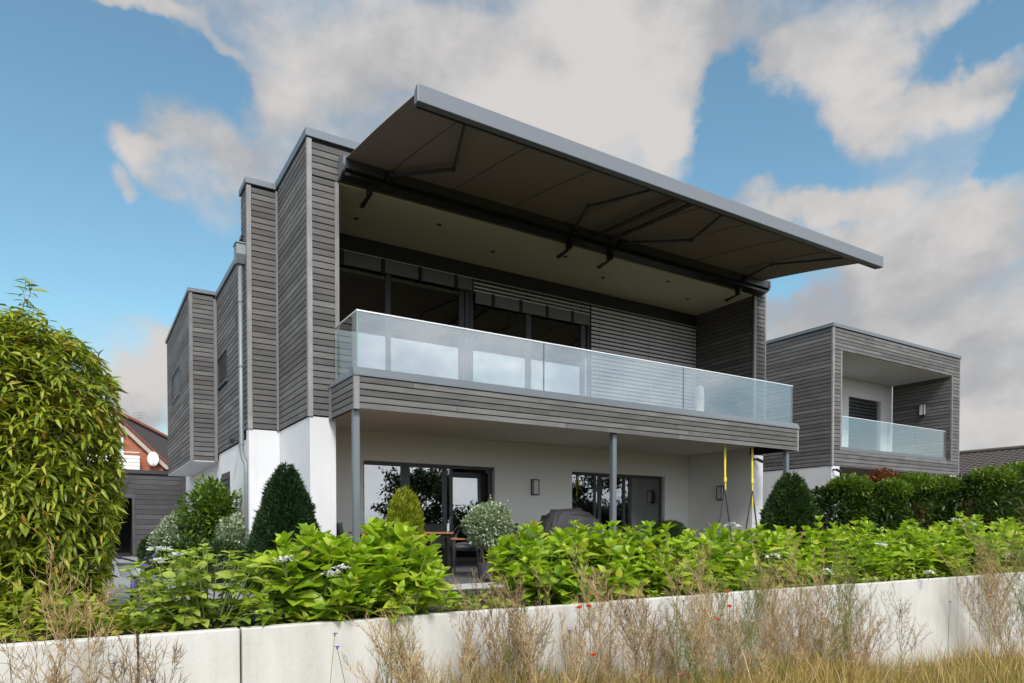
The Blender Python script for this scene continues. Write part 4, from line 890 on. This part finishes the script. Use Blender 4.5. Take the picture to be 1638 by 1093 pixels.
cone('thuja', 'yellow-green columnar thuja in front of the terrace door', 'conifer', 4.13, 9.75, -.08, 1.43, .32, 16000, leaf_needle(.45), L_THU, .065, 5, .62, up=1.6)
cone('spruce', 'dark green pointed conifer in front of the right end post of the balcony', 'conifer', 13.17, 9.6, -.16, 2.05, .72, 32000, leaf_needle(.4), L_CON, .095, 8, .25, bulge=.12)
# variegated standard ball
t = bush('standard_ball_shrub', 'clipped variegated ball shrub on a thin bare stem in a pot at the terrace edge', 'shrub', (5.68, 9.9, .86), (.45, .45, .40), 7500, leaf_small(.55), L_VAR, .06, seed=4, depth=.55, lumps=20, base=(5.68, 9.9, 0))
for k in range(26):
    pass
MB().tube([(5.68, 9.9, .2), (5.69, 9.9, .6)], .022, 6).build('trunk', BARK, t)
MB().tube([(5.68, 9.9, 0), (5.68, 9.9, .26)], [.15, .19], 14).build('pot', COVER, t)
V, F = None, None
for (ex, ey, ez) in ((5.28, 9.8, 1.18), (6.08, 9.95, 1.28), (5.72, 9.9, 1.36)):
    b = Vector((5.68, 9.9, .95)); e = Vector((ex, ey, ez)); MB().tube([b, e], [.006, .003], 4).build('shoot', TWIG, t)
    n_ = 26; u = RNG.uniform(.55, 1.02, n_); pos = np.array([tuple(b.lerp(e, float(q))) for q in u]); V, F = scatter(leaf_small(.55), pos, frames(RNG.normal(0, 1, (n_, 3)) + np.array([0, 0, .4])), np.full(n_, .05)); obj_from('shoot_leaves', fastmesh('shoot_leaves', V - np.array(ORG[t.name]), F, L_VAR), t, kind='stuff')
bush('dome_bush', 'low rounded green bush in front of the right end of the patio door', 'shrub', (12.05, 12.2, .45), (.62, .55, .66), 9000, NEED, L_CON, .07, seed=6, base=(12.05, 12.2, 0))
# shrubs by the left flank
bush('boxwood_ball', 'round clipped boxwood beside the shed corner', 'shrub', (1.28, 15.6, .32), (.42, .42, .44), 8000, SMR, L_BOX, .045, seed=11, depth=.2)
bush('boxwood_mound', 'broad clipped boxwood mound at the foot of the left white wall', 'shrub', (1.95, 12.5, .22), (.52, .5, .42), 10000, SMR, L_BOX, .04, seed=12, depth=.2)
bush('variegated_bush', 'grey-green variegated bush left of the leafy bush by the house', 'shrub', (1.62, 15.2, .55), (.60, .6, .60), 8000, SMR, L_VAR, .065, seed=13, depth=.6, lumps=18)
bush('leafy_bush', 'loose glossy bush growing up in front of the left ground-floor window', 'shrub', (2.12, 14.8, 1.0), (.72, .55, 1.02), 3600, leaf_small(.42), L_LAUT, .13, seed=14, depth=.9, lumps=6)
bush('variegated_wall_bush', 'pale variegated bush against the white wall under the zinc pipe', 'shrub', (2.5, 14.2, .55), (.42, .35, .62), 4200, SMR, L_VAR, .065, seed=15, depth=.7, lumps=16)
bush('fern_bush', 'dark low bush between the path and the boxwood ball', 'shrub', (1.55, 14.0, .15), (.5, .4, .45), 3500, leaf_small(.4), L_LAU, .10, seed=16)
# hedge and shrubs on the right
LAN = leaf_lance(1, .3, .3)
def laurel(label, c, r, n, seed, m=L_LAU, size=.15): return bush('laurel_bush', label, 'hedge', c, r, n, LAN, m, size, 'laurel hedge on the right', seed=seed, depth=.38, up=.1, power=3.2, lumps=16)
laurel('dark glossy bush tucked left of the pointed conifer', (14.95, 11.9, .2), (.40, .5, .8), 3500, 20, size=.11)
laurel('hedge bush with a lighter top right of the pointed conifer', (17.0, 10.9, .85), (1.0, .7, 1.25), 9000, 21)
laurel('hedge bush in front of the white corner pillar of the neighbour', (18.6, 10.9, .75), (1.0, .7, 1.3), 9000, 22)
laurel('wide hedge bush right of the red maple', (20.7, 10.9, .85), (1.5, .75, 1.45), 12000, 23)
laurel('tall dense hedge bush at the right edge of the photo', (22.4, 9.9, .8), (1.5, .9, 1.72), 14000, 24)
laurel('rounded hedge end bush running out of the frame on the right', (25.0, 9.9, .9), (2.0, .9, 1.9), 12000, 25)
for i, (x, y, z, r) in enumerate(((17.0, 10.6, 1.9, .5), (18.9, 10.6, 1.85, .5), (20.2, 10.6, 2.1, .7), (21.4, 10.5, 2.05, .6), (22.4, 9.6, 2.3, .8), (24.2, 9.6, 2.5, 1.0))):
    bush('laurel_shoots', ['fresh light green shoots on top of the hedge just right of the pointed conifer', 'fresh light green shoots on the hedge beside the neighbour corner pillar', 'fresh light green shoots topping the hedge under the neighbour balcony', 'fresh light green shoots on the hedge beside the right neighbour pillar', 'fresh light green shoots crowning the tall hedge at the right', 'fresh light green shoots on the hedge at the right frame edge'][i], 'shrub', (x, y, z), (r * 1.25, .5, .30), 1900, LAN, L_LAUT, .13, 'fresh shoots on the hedge', seed=40 + i, up=.8, base=(x, y, z - .35))
mp = bush('red_maple', 'small red-leaved maple showing above the hedge in front of the neighbour terrace', 'tree', (21.0, 12.1, 2.15), (1.15, .5, .55), 1600, leaf_small(.7), L_MAP, .12, seed=31, depth=.7, up=-.1, base=(21.0, 12.1, -.1))

# ------------------------------------------------------------ laurel tree on the left
TREE = leaf_meshes('leaf', L_TREE, leaf_lance, [dict(W=.26, droop=.55), dict(W=.29, droop=.35), dict(W=.25, droop=.8)])
tr = thing('laurel_tree', (-.50, 8.75, -.13), 'multi-stemmed leafy tree with drooping green and some yellow leaves at the left edge', 'tree')
tk = MB(); limbs = []
def limb(p0, d, L, r, lev, mbb):
    pts = [p0]; p = Vector(p0); dd = Vector(d).normalized(); n_ = 6
    for i in range(n_):
        dd = (dd + Vector((random.uniform(-.16, .16), random.uniform(-.16, .16), random.uniform(-.02, .12)))).normalized(); p = p + dd * (L / n_); pts.append(p.copy())
    rs = [r * (1 - .72 * i / n_) for i in range(n_ + 1)]; mbb.tube(pts, rs, 8 if lev == 0 else 5, False)
    limbs.append((pts, lev))
    if lev < 3:
        for k in range((7, 6, 4)[lev]):
            i = random.randint(1 if lev else 0, n_); a = random.uniform(0, 6.28)
            nd = (dd * .6 + Vector((math.cos(a), math.sin(a), random.uniform(.1, .7)))).normalized(); limb(pts[i], nd, L * random.uniform(.30, .46), rs[i] * .5, lev + 1, mbb)
for dx, dy, L in ((.05, 0, 2.6), (.35, -.1, 2.3), (-.35, .1, 2.3), (.15, .4, 2.1), (-.2, -.35, 2.2), (.5, .3, 1.7)): limb(Vector((-.50 + dx * .2, 8.75 + dy * .2, -.2)), (dx * .6, dy * .6, 1.6), L * .78, .06, 0, tk)
for (a0, b0) in (((-.5, 8.75, -.2), (-.48, 8.7, 1.6)),): MB().tube([a0, (-.52, 8.72, .6), b0], [.12, .09, .06], 10).build('trunk', BARK, tr, smooth=True)
tk.build('limb', BARK, tr)
# leaf whorls spread through a lumpy crown
cz, rz_ = 1.32, 1.80
n_ = 4300; P, d = lumpy(n_, (-.58, 8.72, cz), (.96, 1.0, rz_), lumps=34, depth=.62, seed=77, power=2.9); keep = P[:, 2] > -.05; P, d = P[keep], d[keep]
P = np.vstack([P, np.array([(-.47 + random.uniform(-.05, .05), 8.5, 3.05 + .07 * i) for i in range(5)])]); d = np.vstack([d, np.tile([0, 0, 1.], (5, 1))])
LP, LD, LS = [], [], []; tw = MB()
for p, dd in zip(P, d):
    m_ = random.randint(5, 8); a0 = random.uniform(0, 6.28); ax = Vector(dd) * .7 + Vector((random.uniform(-.5, .5), random.uniform(-.5, .5), random.uniform(.1, 1.))); ax.normalize()
    u = ax.orthogonal().normalized(); v = ax.cross(u); tw.tube([Vector(p) - ax * .12, Vector(p) + ax * .02], [.004, .002], 3, False)
    for k in range(m_):
        a = a0 + k * 2.4; q = u * math.cos(a) + v * math.sin(a) + ax * random.uniform(.1, .7); LP.append(tuple(Vector(p) + ax * (-.07 + .09 * k / m_))); LD.append(tuple(q)); LS.append(random.uniform(.085, .15))
tw.build('twigs', TWIG, tr, kind='stuff')
LP, LD, LS = np.array(LP), np.array(LD), np.array(LS); R = frames(LD)
score = np.einsum('ij,ij->i', (LP - np.array([-.58, 8.72, cz])) / np.array([1, 1, 1.6]), toward_cam(LP)) + LS * 2 - 3. * (LP[:, 0] < -.95)
place_leaves(tr, TREE, LP, R, LS, 300, score=score)

# low growth filling the bed under the tree and between the shrubs
def lowgrowth(name, n, x0, x1, y0, y1, zm, tm, m, size, label):
    x = RNG.uniform(x0, x1, n); y = RNG.uniform(y0, y1, n); z = -.13 + RNG.uniform(.02, 1, n) ** 1.3 * zm * (.6 + .4 * np.sin(x * 5.1 + y * 3)); P = np.stack([x, y, z], 1)
    D_ = np.stack([RNG.normal(0, .7, n), RNG.normal(-.35, .6, n), RNG.uniform(-.1, .8, n)], 1); V, F = scatter(tm, P, frames(D_), size * RNG.uniform(.6, 1.3, n)); o = obj_from(name, fastmesh(name, V, F, m), kind='stuff'); o['label'] = label
lowgrowth('ground_cover', 2600, -2.2, .75, 6.86, 8.3, .42, leaf_lance(1, .3, .3), L_TREE, .13, 'leafy ground cover under the laurel tree along the wall')
lowgrowth('ground_cover', 3600, .3, 21.5, 6.80, 7.6, .26, leaf_ovate(1, .55, .1, .2), L_HYD2, .11, 'low leafy growth along the top of the retaining wall')
lowgrowth('ground_cover', 900, .3, 21.5, 7.2, 8.8, .2, leaf_ovate(1, .5, .1, .2), L_BOX, .10, 'darker low growth between the hydrangeas')

# trees behind the viewer, seen mirrored in the doors
def bigtree(x, y, zb, h, r, label, nleaf, seed):
    t = thing('garden_tree', (x, y, zb), label, 'tree', None); random.seed(seed); L_ = []; mb = MB()
    def br(p, dd, L, r0, lev):
        p = Vector(p); pts = [p.copy()]; dd = Vector(dd).normalized()
        for i in range(4): dd = (dd + Vector((random.uniform(-.2, .2), random.uniform(-.2, .2), random.uniform(-.05, .1)))).normalized(); p = p + dd * L / 4; pts.append(p.copy())
        mb.tube(pts, [r0 * (1 - .15 * i) for i in range(5)], 5, False)
        if lev >= 3: L_.extend(pts[1:])
        if lev < 4:
            for k in range(4 if lev else 6):
                a = random.uniform(0, 6.28); br(pts[random.randint(2, 4)], dd * .7 + Vector((math.cos(a), math.sin(a), random.uniform(-.1, .5))), L * random.uniform(.55, .75), r0 * .5, lev + 1)
    br((x, y, zb), (0, 0, 1), h * .42, .16, 0); mb.build('trunk', BARK, t)
    C = np.array([tuple(p) for p in L_]); idx = RNG.integers(0, len(C), nleaf); pos = C[idx] + RNG.normal(0, .10 * r, (nleaf, 3))
    V, F = scatter(leaf_small(.5), pos, frames(RNG.normal(0, 1, (nleaf, 3))), RNG.uniform(.18, .36, nleaf)); obj_from('crown', fastmesh('crown', V - np.array(ORG[t.name]), F, L_FAR), t, kind='stuff')
bigtree(16.6, -8.5, -2.4, 8.0, 1.5, 'loose tree behind the viewer, mirrored in the left terrace door', 9000, 5)
bigtree(27.5, -8.0, -2.5, 9.5, 1.6, 'dense tree behind the viewer, mirrored in the right patio door', 16000, 9)
bigtree(32., -9.0, -2.5, 9.5, 1.6, 'second dense tree behind the viewer, mirrored beside the first in the patio door', 14000, 10)
bigtree(24., -14.0, -2.5, 6.0, 1.3, 'far bushy tree behind the viewer at the meadow edge', 14000, 12)
random.seed(21)

# ------------------------------------------------------------ child's bicycle by the path
by = thing('child_bicycle', (.42, 9.6, -.08), 'small purple and white child bicycle with a white basket half hidden by the laurel tree', 'bicycle')
def wheel(c, r, d=(1, 0, 0)):
    pts = [(c[0] + r * math.sin(a) * d[1], c[1] + r * math.cos(a), c[2] + r * math.sin(a + math.pi / 2)) for a in []]
    ring = [(c[0] + .25 * r * math.cos(a), c[1] + r * math.cos(a), c[2] + r * math.sin(a)) for a in np.linspace(0, 2 * math.pi, 21)]
    o = MB().tube(ring, .018, 6).build('wheel', RUBB, by); ring = [(c[0] + .25 * r * .88 * math.cos(a), c[1] + r * .88 * math.cos(a), c[2] + r * .88 * math.sin(a)) for a in np.linspace(0, 2 * math.pi, 21)]; MB().tube(ring, .009, 5).build('rim', PURP, o)
    s_ = MB()
    for k in range(8): a = k * math.pi / 4; s_.tube([c, (c[0] + .25 * r * .86 * math.cos(a), c[1] + r * .86 * math.cos(a), c[2] + r * .86 * math.sin(a))], .003, 3)
    s_.build('spokes', ZINC, o)
wheel((.48, 9.2, .07), .15); wheel((.62, 9.85, .07), .15)
MB().tube([(.48, 9.2, .07), (.50, 9.27, .30), (.51, 9.3, .42)], .014, 8).build('fork', PURP, by)
MB().tube([(.50, 9.28, .32), (.57, 9.6, .12), (.60, 9.72, .30), (.50, 9.3, .36)], .016, 8).tube([(.57, 9.6, .12), (.62, 9.85, .07), (.60, 9.72, .30)], .012, 8).build('frame', WPAINT, by)
MB().tube([(.34, 9.38, .47), (.42, 9.3, .45), (.51, 9.3, .42), (.60, 9.3, .45), (.68, 9.42, .47)], .011, 8).build('handlebar', BLACK, by)
for p, q in (((.34, 9.38, .47), (.31, 9.44, .475)), ((.68, 9.42, .47), (.70, 9.49, .475))): MB().tube([p, q], .018, 8).build('grip', PURP, by)
MB().prism([(.34, 9.08, .26), (.52, 9.08, .26), (.55, 9.08, .40), (.30, 9.08, .40)], (0, .17, 0)).build('basket', WPAINT, by); MB().tube([(.295, 9.07, .405), (.555, 9.07, .405), (.555, 9.26, .405), (.295, 9.26, .405), (.295, 9.07, .405)], .01, 5).build('basket_rim', ZINC, by)
MB().ball((.61, 9.75, .35), .08, 12, 6, (.8, 1.3, .4)).build('saddle', PURP, by, smooth=True)
MB().tube([(.45, 9.05, .12), (.46, 9.08, .2), (.48, 9.17, .245), (.49, 9.27, .24)], .022, 6).build('mudguard', PURP, by)

# ------------------------------------------------------------ dry meadow in front of the wall
class Soup:      # fast triangular-prism stems + pods
    def __init__(s): s.V = []; s.F = []; s.n = 0
    def seg(s, a, b, r0, r1):
        a = np.array(a, float); b = np.array(b, float); t = b - a; L = np.linalg.norm(t); 
        if L < 1e-6: return
        t /= L; u = np.cross(t, (0.3, .2, .93)); u /= np.linalg.norm(u) + 1e-9; v = np.cross(t, u)
        for p, r in ((a, r0), (b, r1)):
            for k in range(3):
                an = 2.0944 * k; s.V.append(p + r * (u * math.cos(an) + v * math.sin(an)))
        n = s.n
        for k in range(3): s.F.append((n + k, n + (k + 1) % 3, n + 3 + (k + 1) % 3)); s.F.append((n + k, n + 3 + (k + 1) % 3, n + 3 + k))
        s.n += 6
    def build(s, name, m, parent, kind=None):
        V = np.array(s.V) - np.array(ORG[parent.name]) if parent else np.array(s.V)
        return obj_from(name, fastmesh(name, V, np.array(s.F), m), parent, kind=kind)
def weed(sp, x, y, z0, h, lean=(0, 0), dens=1., r=.005, pods=True, spread=.5, pr=.0028, podl=.07):
    p = np.array([x, y, z0]); d = np.array([lean[0], lean[1], 1.]); d /= np.linalg.norm(d); n = 9; pts = [p.copy()]
    for i in range(n):
        d = d + RNG.normal(0, .045, 3); d /= np.linalg.norm(d); p = p + d * h / n; pts.append(p.copy())
    for i in range(n): sp.seg(pts[i], pts[i + 1], r * (1 - .08 * i), r * (1 - .08 * (i + 1)))
    nb_ = int(15 * dens)
    for k in range(nb_):
        u = RNG.uniform(.28, .98); i = min(n - 1, int(u * n)); q = pts[i] + (pts[i + 1] - pts[i]) * (u * n - i); a = RNG.uniform(0, 6.28)
        bd_ = np.array([math.cos(a) * spread, math.sin(a) * spread, RNG.uniform(.45, 1.)]) + .4 * d; bd_ /= np.linalg.norm(bd_); L = h * RNG.uniform(.16, .34) * (1.25 - u * .6); m = 5; qq = q.copy()
        for j in range(m):
            nq = qq + bd_ * L / m; sp.seg(qq, nq, r * .5, r * .42); bd_ = bd_ + RNG.normal(0, .09, 3) + np.array([0, 0, .03]); bd_ /= np.linalg.norm(bd_)
            if pods:
                for _ in range(2):
                    pd = bd_ * .75 + RNG.normal(0, .5, 3); pd /= np.linalg.norm(pd); st_ = nq + pd * .012; sp.seg(nq, st_, .0015, .0015); sp.seg(st_, st_ + (pd + np.array([0, 0, .25])) * podl * RNG.uniform(.6, 1.1), pr, .0012)
            qq = nq
    return pts[-1]
WEEDS = [
 (-.02, 6.0, 1.30, (-.05, 0), 1.6, DRY, 'tall tan seed-pod weed rising in front of the leftmost wall panels and the tree'),
 (-.35, 5.6, 0.8, (.10, 0), 1.2, DRYD, 'dark tangled dry weed at the bottom left corner before the wall'),
 (.25, 5.7, 0.8, (.05, 0), 1.3, DRYD, 'brown dry weed left of the first open wall joint'),
 (2.75, 5.4, .98, (-.75, .1), 2.0, DRY, 'straw-coloured seed-pod weed leaning far left across the second wide panel'),
 (2.55, 5.75, .85, (-.1, 0), 1.3, DRYG, 'greenish feathery weed at the joint right of the second wide panel'),
 (3.3, 5.9, 1.12, (.08, 0), 2.2, DRYD, 'dark bushy dead weed with clustered pods below the gap in the hydrangeas'),
 (3.95, 5.9, 1.10, (-.06, 0), 1.8, DRYD, 'dark upright weed clump just left of the orange poppies'),
 (4.65, 5.8, 1.15, (.05, 0), 2.0, DRY, 'tan weed clump holding the two orange poppies near the wall top'),
 (5.8, 5.9, 1.20, (-.40, 0), 2.3, DRYD, 'dark red-brown weed leaning left in the middle of the wall'),
 (6.45, 5.9, 1.45, (0, 0), 2.4, DRY, 'tallest straw weed reaching over the wall top in the middle'),
 (7.0, 6.0, 1.35, (.05, 0), 2.3, DRYG, 'green-brown weed right of the tallest straw weed'),
 (7.9, 6.1, 1.20, (.02, 0), 2.2, DRY, 'tan weed in front of the pale panel right of the middle'),
 (8.7, 6.1, 1.35, (-.05, 0), 2.6, DRY, 'dense reddish tan weed clump below the white hydrangea bloom'),
 (9.5, 6.0, 1.30, (0, 0), 2.4, DRYG, 'greenish tan weed clump beside the far wall joint'),
 (10.5, 6.2, .9, (.06, 0), 1.3, DRYD, 'thin dark weed with few pods before the last bare panels'),
 (14.5, 6.0, 1.9, (-.45, 0), 3.2, DRY, 'large brown weed bush leaning left at the right end of the wall'),
 (15.4, 6.0, 2.2, (-.15, 0), 3.4, DRYG, 'dark grey-green weed bush standing at the right frame edge')]
for (x, y, h, ln, dn, m_, lab) in WEEDS:
    t = thing('dry_weed', (x, y, gz(x)), lab, 'weed', 'dry seed-pod weeds in the meadow'); sp = Soup()
    base = gz(x); top = max(.5, h + (-1.12 - base) * .72 + .45)
    for k in range(int(3 + dn * 2)): weed(sp, x + RNG.normal(0, .12), y + RNG.normal(0, .10), base, top * RNG.uniform(.68, 1.0), (ln[0] + RNG.normal(0, .12), ln[1] + RNG.normal(0, .1)), dens=dn * .6, r=.004 if k else .006, spread=.6, pr=.0024)
    sp.build('stalks', m_, t, 'stuff')
# uncounted thinner growth
for nm, m_, N_, seed in (('meadow_weeds', DRY, 80, 1), ('meadow_weeds', DRYD, 24, 2), ('meadow_weeds', DRYG, 44, 3)):
    sp = Soup()
    for k in range(N_):
        x = RNG.choice([RNG.uniform(-1., .5), RNG.uniform(2.6, 10.2), RNG.choice([3.2, 3.7, 4.1, 4.6, 5.6, 6.0, 6.5, 7.0, 8.5, 8.9, 9.4]) + RNG.normal(0, .18), RNG.uniform(13.8, 17)], p=[.12, .18, .56, .14]); y = RNG.uniform(4.9, 6.45); b = gz(x)
        vis = (-.22 if 3.4 < x < 10.5 else -.38) if x < 12 else -.6; h = (vis - b) * RNG.uniform(.55, 1.15) * (1 if not 12 < x < 14.5 else .6)
        weed(sp, x, y, b, h, (RNG.normal(-.03, .15), RNG.normal(0, .12)), dens=.85, r=.0034)
    o = sp.build(nm, m_, None, 'stuff'); o['label'] = {1: 'thin straw-coloured weeds between the larger clumps', 2: 'thin dark weeds between the larger clumps', 3: 'thin greenish weeds between the larger clumps'}[seed]
# grass
def grass(name, n, x0, x1, y0, y1, h0, h1, m, wdt=.008, label=None):
    x = RNG.uniform(x0, x1, n); y = RNG.uniform(y0, y1, n); b = np.interp(x, [-30, 1, 6, 14, 22, 200], [-1.0, -1.12, -1.42, -1.98, -2.35, -2.6])
    h = RNG.uniform(h0, h1, n) * (1 + .35 * np.sin(x * 2.3) * np.sin(y * 1.9 + x)); a = RNG.uniform(0, 6.28, n); l = RNG.uniform(.05, .55, n); la = RNG.uniform(0, 6.28, n)
    V = np.zeros((n, 7, 3)); w_ = wdt * RNG.uniform(.6, 1.3, n); cx, cy = np.cos(a) * w_, np.sin(a) * w_
    for i, (u, ww) in enumerate(((0, 1), (.4, .8), (.75, .5), (1, 0))):
        px_ = x + np.cos(la) * l * h * u ** 2; py_ = y + np.sin(la) * l * h * u ** 2; pz = b - .03 + h * u * (1 - .12 * l * u)
        if i < 3: V[:, 2 * i] = np.stack([px_ - cx * ww, py_ - cy * ww, pz], 1); V[:, 2 * i + 1] = np.stack([px_ + cx * ww, py_ + cy * ww, pz], 1)
        else: V[:, 6] = np.stack([px_, py_, pz], 1)
    T = np.array([(0, 1, 3), (0, 3, 2), (2, 3, 5), (2, 5, 4), (4, 5, 6)]); F = (T[None] + (np.arange(n) * 7)[:, None, None]).reshape(-1, 3)
    o = obj_from(name, fastmesh(name, V.reshape(-1, 3), F, m), kind='stuff'); o['label'] = label
GOLD = m_leaf('golden_grass', [(0, (.18, .12, .035)), (.4, (.38, .26, .07)), (.8, (.56, .42, .13)), (1, (.50, .48, .12))], .8, .2, (1, .95, .6), spec=.1)
grass('meadow_grass', 30000, -2, 22, 3.0, 6.6, .22, .52, GOLD, .006, 'dry straw-coloured meadow grass')
grass('meadow_grass', 15000, 3, 24, 3.2, 6.6, .25, .60, DRYG, .006, 'greener meadow grass among the straw')
grass('meadow_grass', 9000, 5, 24, 3.0, 6.5, .4, .8, GOLD, .005, 'taller dry grass stalks')
grass('meadow_grass', 2500, 2, 20, 3.6, 6.5, .6, 1.05, DRY, .004, 'long pale grass stalks standing above the rest')
grass('meadow_grass', 8000, 2.8, 10, 4.6, 6.4, .35, .75, GOLD, .005, 'straw-gold grass clumps before the middle of the wall')
# flowers
def poppy(x, y, z, lab):
    t = thing('poppy', (x, y, gz(x)), lab, 'flower', 'orange-red poppies in the meadow'); MB().tube([(x, y, gz(x)), (x + .02, y, (gz(x) + z) / 2), (x, y, z)], .003, 4, False).build('stem', DRYG, t)
    V, F = leaf_small(1.1); a = np.arange(5) * 1.256 + random.random(); dd = np.stack([np.cos(a), np.sin(a), np.full(5, 1.3)], 1); V2, F2 = scatter((V, F), np.tile([x, y, z], (5, 1)), frames(dd), np.full(5, .048)); obj_from('petals', fastmesh('petals', V2 - np.array(ORG[t.name]), F2, L_POP), t)
def cornflower(x, y, z, lab):
    t = thing('cornflower', (x, y, gz(x)), lab, 'flower', 'blue cornflowers in front of the wall'); MB().tube([(x + random.uniform(-.25, .25), y, gz(x)), (x + random.uniform(-.1, .1), y, (gz(x) + z) / 2), (x, y, z)], .0028, 4, False).ball((x, y, z - .008), .010, 6, 4).build('stem', DRYG, t)
    V, F = leaf_small(.5); a = np.arange(9) * .698; dd = np.stack([np.cos(a), np.sin(a), np.full(9, .5)], 1); V2, F2 = scatter((V, F), np.tile([x, y, z], (9, 1)), frames(dd), np.full(9, .034)); obj_from('petals', fastmesh('petals', V2 - np.array(ORG[t.name]), F2, L_COR), t)
for a in (
  (4.29, 5.60, -0.007, 'left of the two orange poppies close together near the wall top'),
  (4.42, 5.60, -0.002, 'right of the two orange poppies close together near the wall top'),
  (4.47, 5.60, -0.513, 'large dark orange poppy low in the middle of the meadow'),
  (5.99, 5.60, -0.640, 'bright red poppy low in the tall straw weed'),
  (5.74, 5.60, -0.874, 'faint orange poppy at the bottom edge of the photo'),
  (6.51, 5.60, 0.046, 'small orange poppy just at the wall top under the hydrangeas'),
  (6.55, 5.60, -0.129, 'orange poppy a hand below the wall top, right of the tallest weed'),
  (6.34, 5.60, -0.272, 'dull orange poppy inside the tan weed right of the middle'),
  (13.03, 5.60, -0.346, 'orange poppy beside the cornflowers at the right end of the wall'),
): poppy(*a)
for a in (
  (0.17, 5.90, -0.202, 'upper blue cornflower of the pair before the leftmost panel joint'),
  (0.16, 5.90, -0.253, 'lower blue cornflower of the pair before the leftmost panel joint'),
  (0.42, 5.90, -0.358, 'blue cornflower at the bottom edge before the first clean panel'),
  (1.84, 5.90, -0.112, 'largest blue cornflower on the wide pale panel'),
  (1.86, 5.90, -0.230, 'blue cornflower below the largest one on the wide panel'),
  (2.23, 5.90, -0.251, 'blue cornflower in the straw weed beside a panel joint'),
  (2.39, 5.90, -0.283, 'blue cornflower just right of a panel joint'),
  (2.36, 5.90, -0.332, 'blue cornflower hanging lowest at the panel joint'),
  (4.39, 5.90, -0.284, 'pale violet cornflower below the two orange poppies'),
  (6.09, 5.90, -0.055, 'violet cornflower at the wall top behind the tall straw weed'),
  (9.49, 5.90, 0.042, 'blue cornflower just under the hydrangea leaves'),
  (12.60, 5.90, -0.125, 'left blue cornflower of the pair near the right wall top'),
  (13.05, 5.90, -0.144, 'right blue cornflower of the pair near the right wall top'),
  (12.35, 5.90, -0.410, 'blue cornflower alone on the bare right panel'),
  (13.31, 5.90, -0.045, 'topmost small blue cornflower at the right wall end'),
  (13.93, 5.90, -0.837, 'upper blue cornflower in the brown bush at the right'),
  (13.89, 5.90, -0.947, 'lower blue cornflower in the brown bush at the right'),
  (8.37, 5.90, -0.232, 'blue cornflower on the pale panel under the white bloom'),
  (7.68, 5.90, -1.040, 'pale blue cornflower low before the wall foot'),
): cornflower(*a)
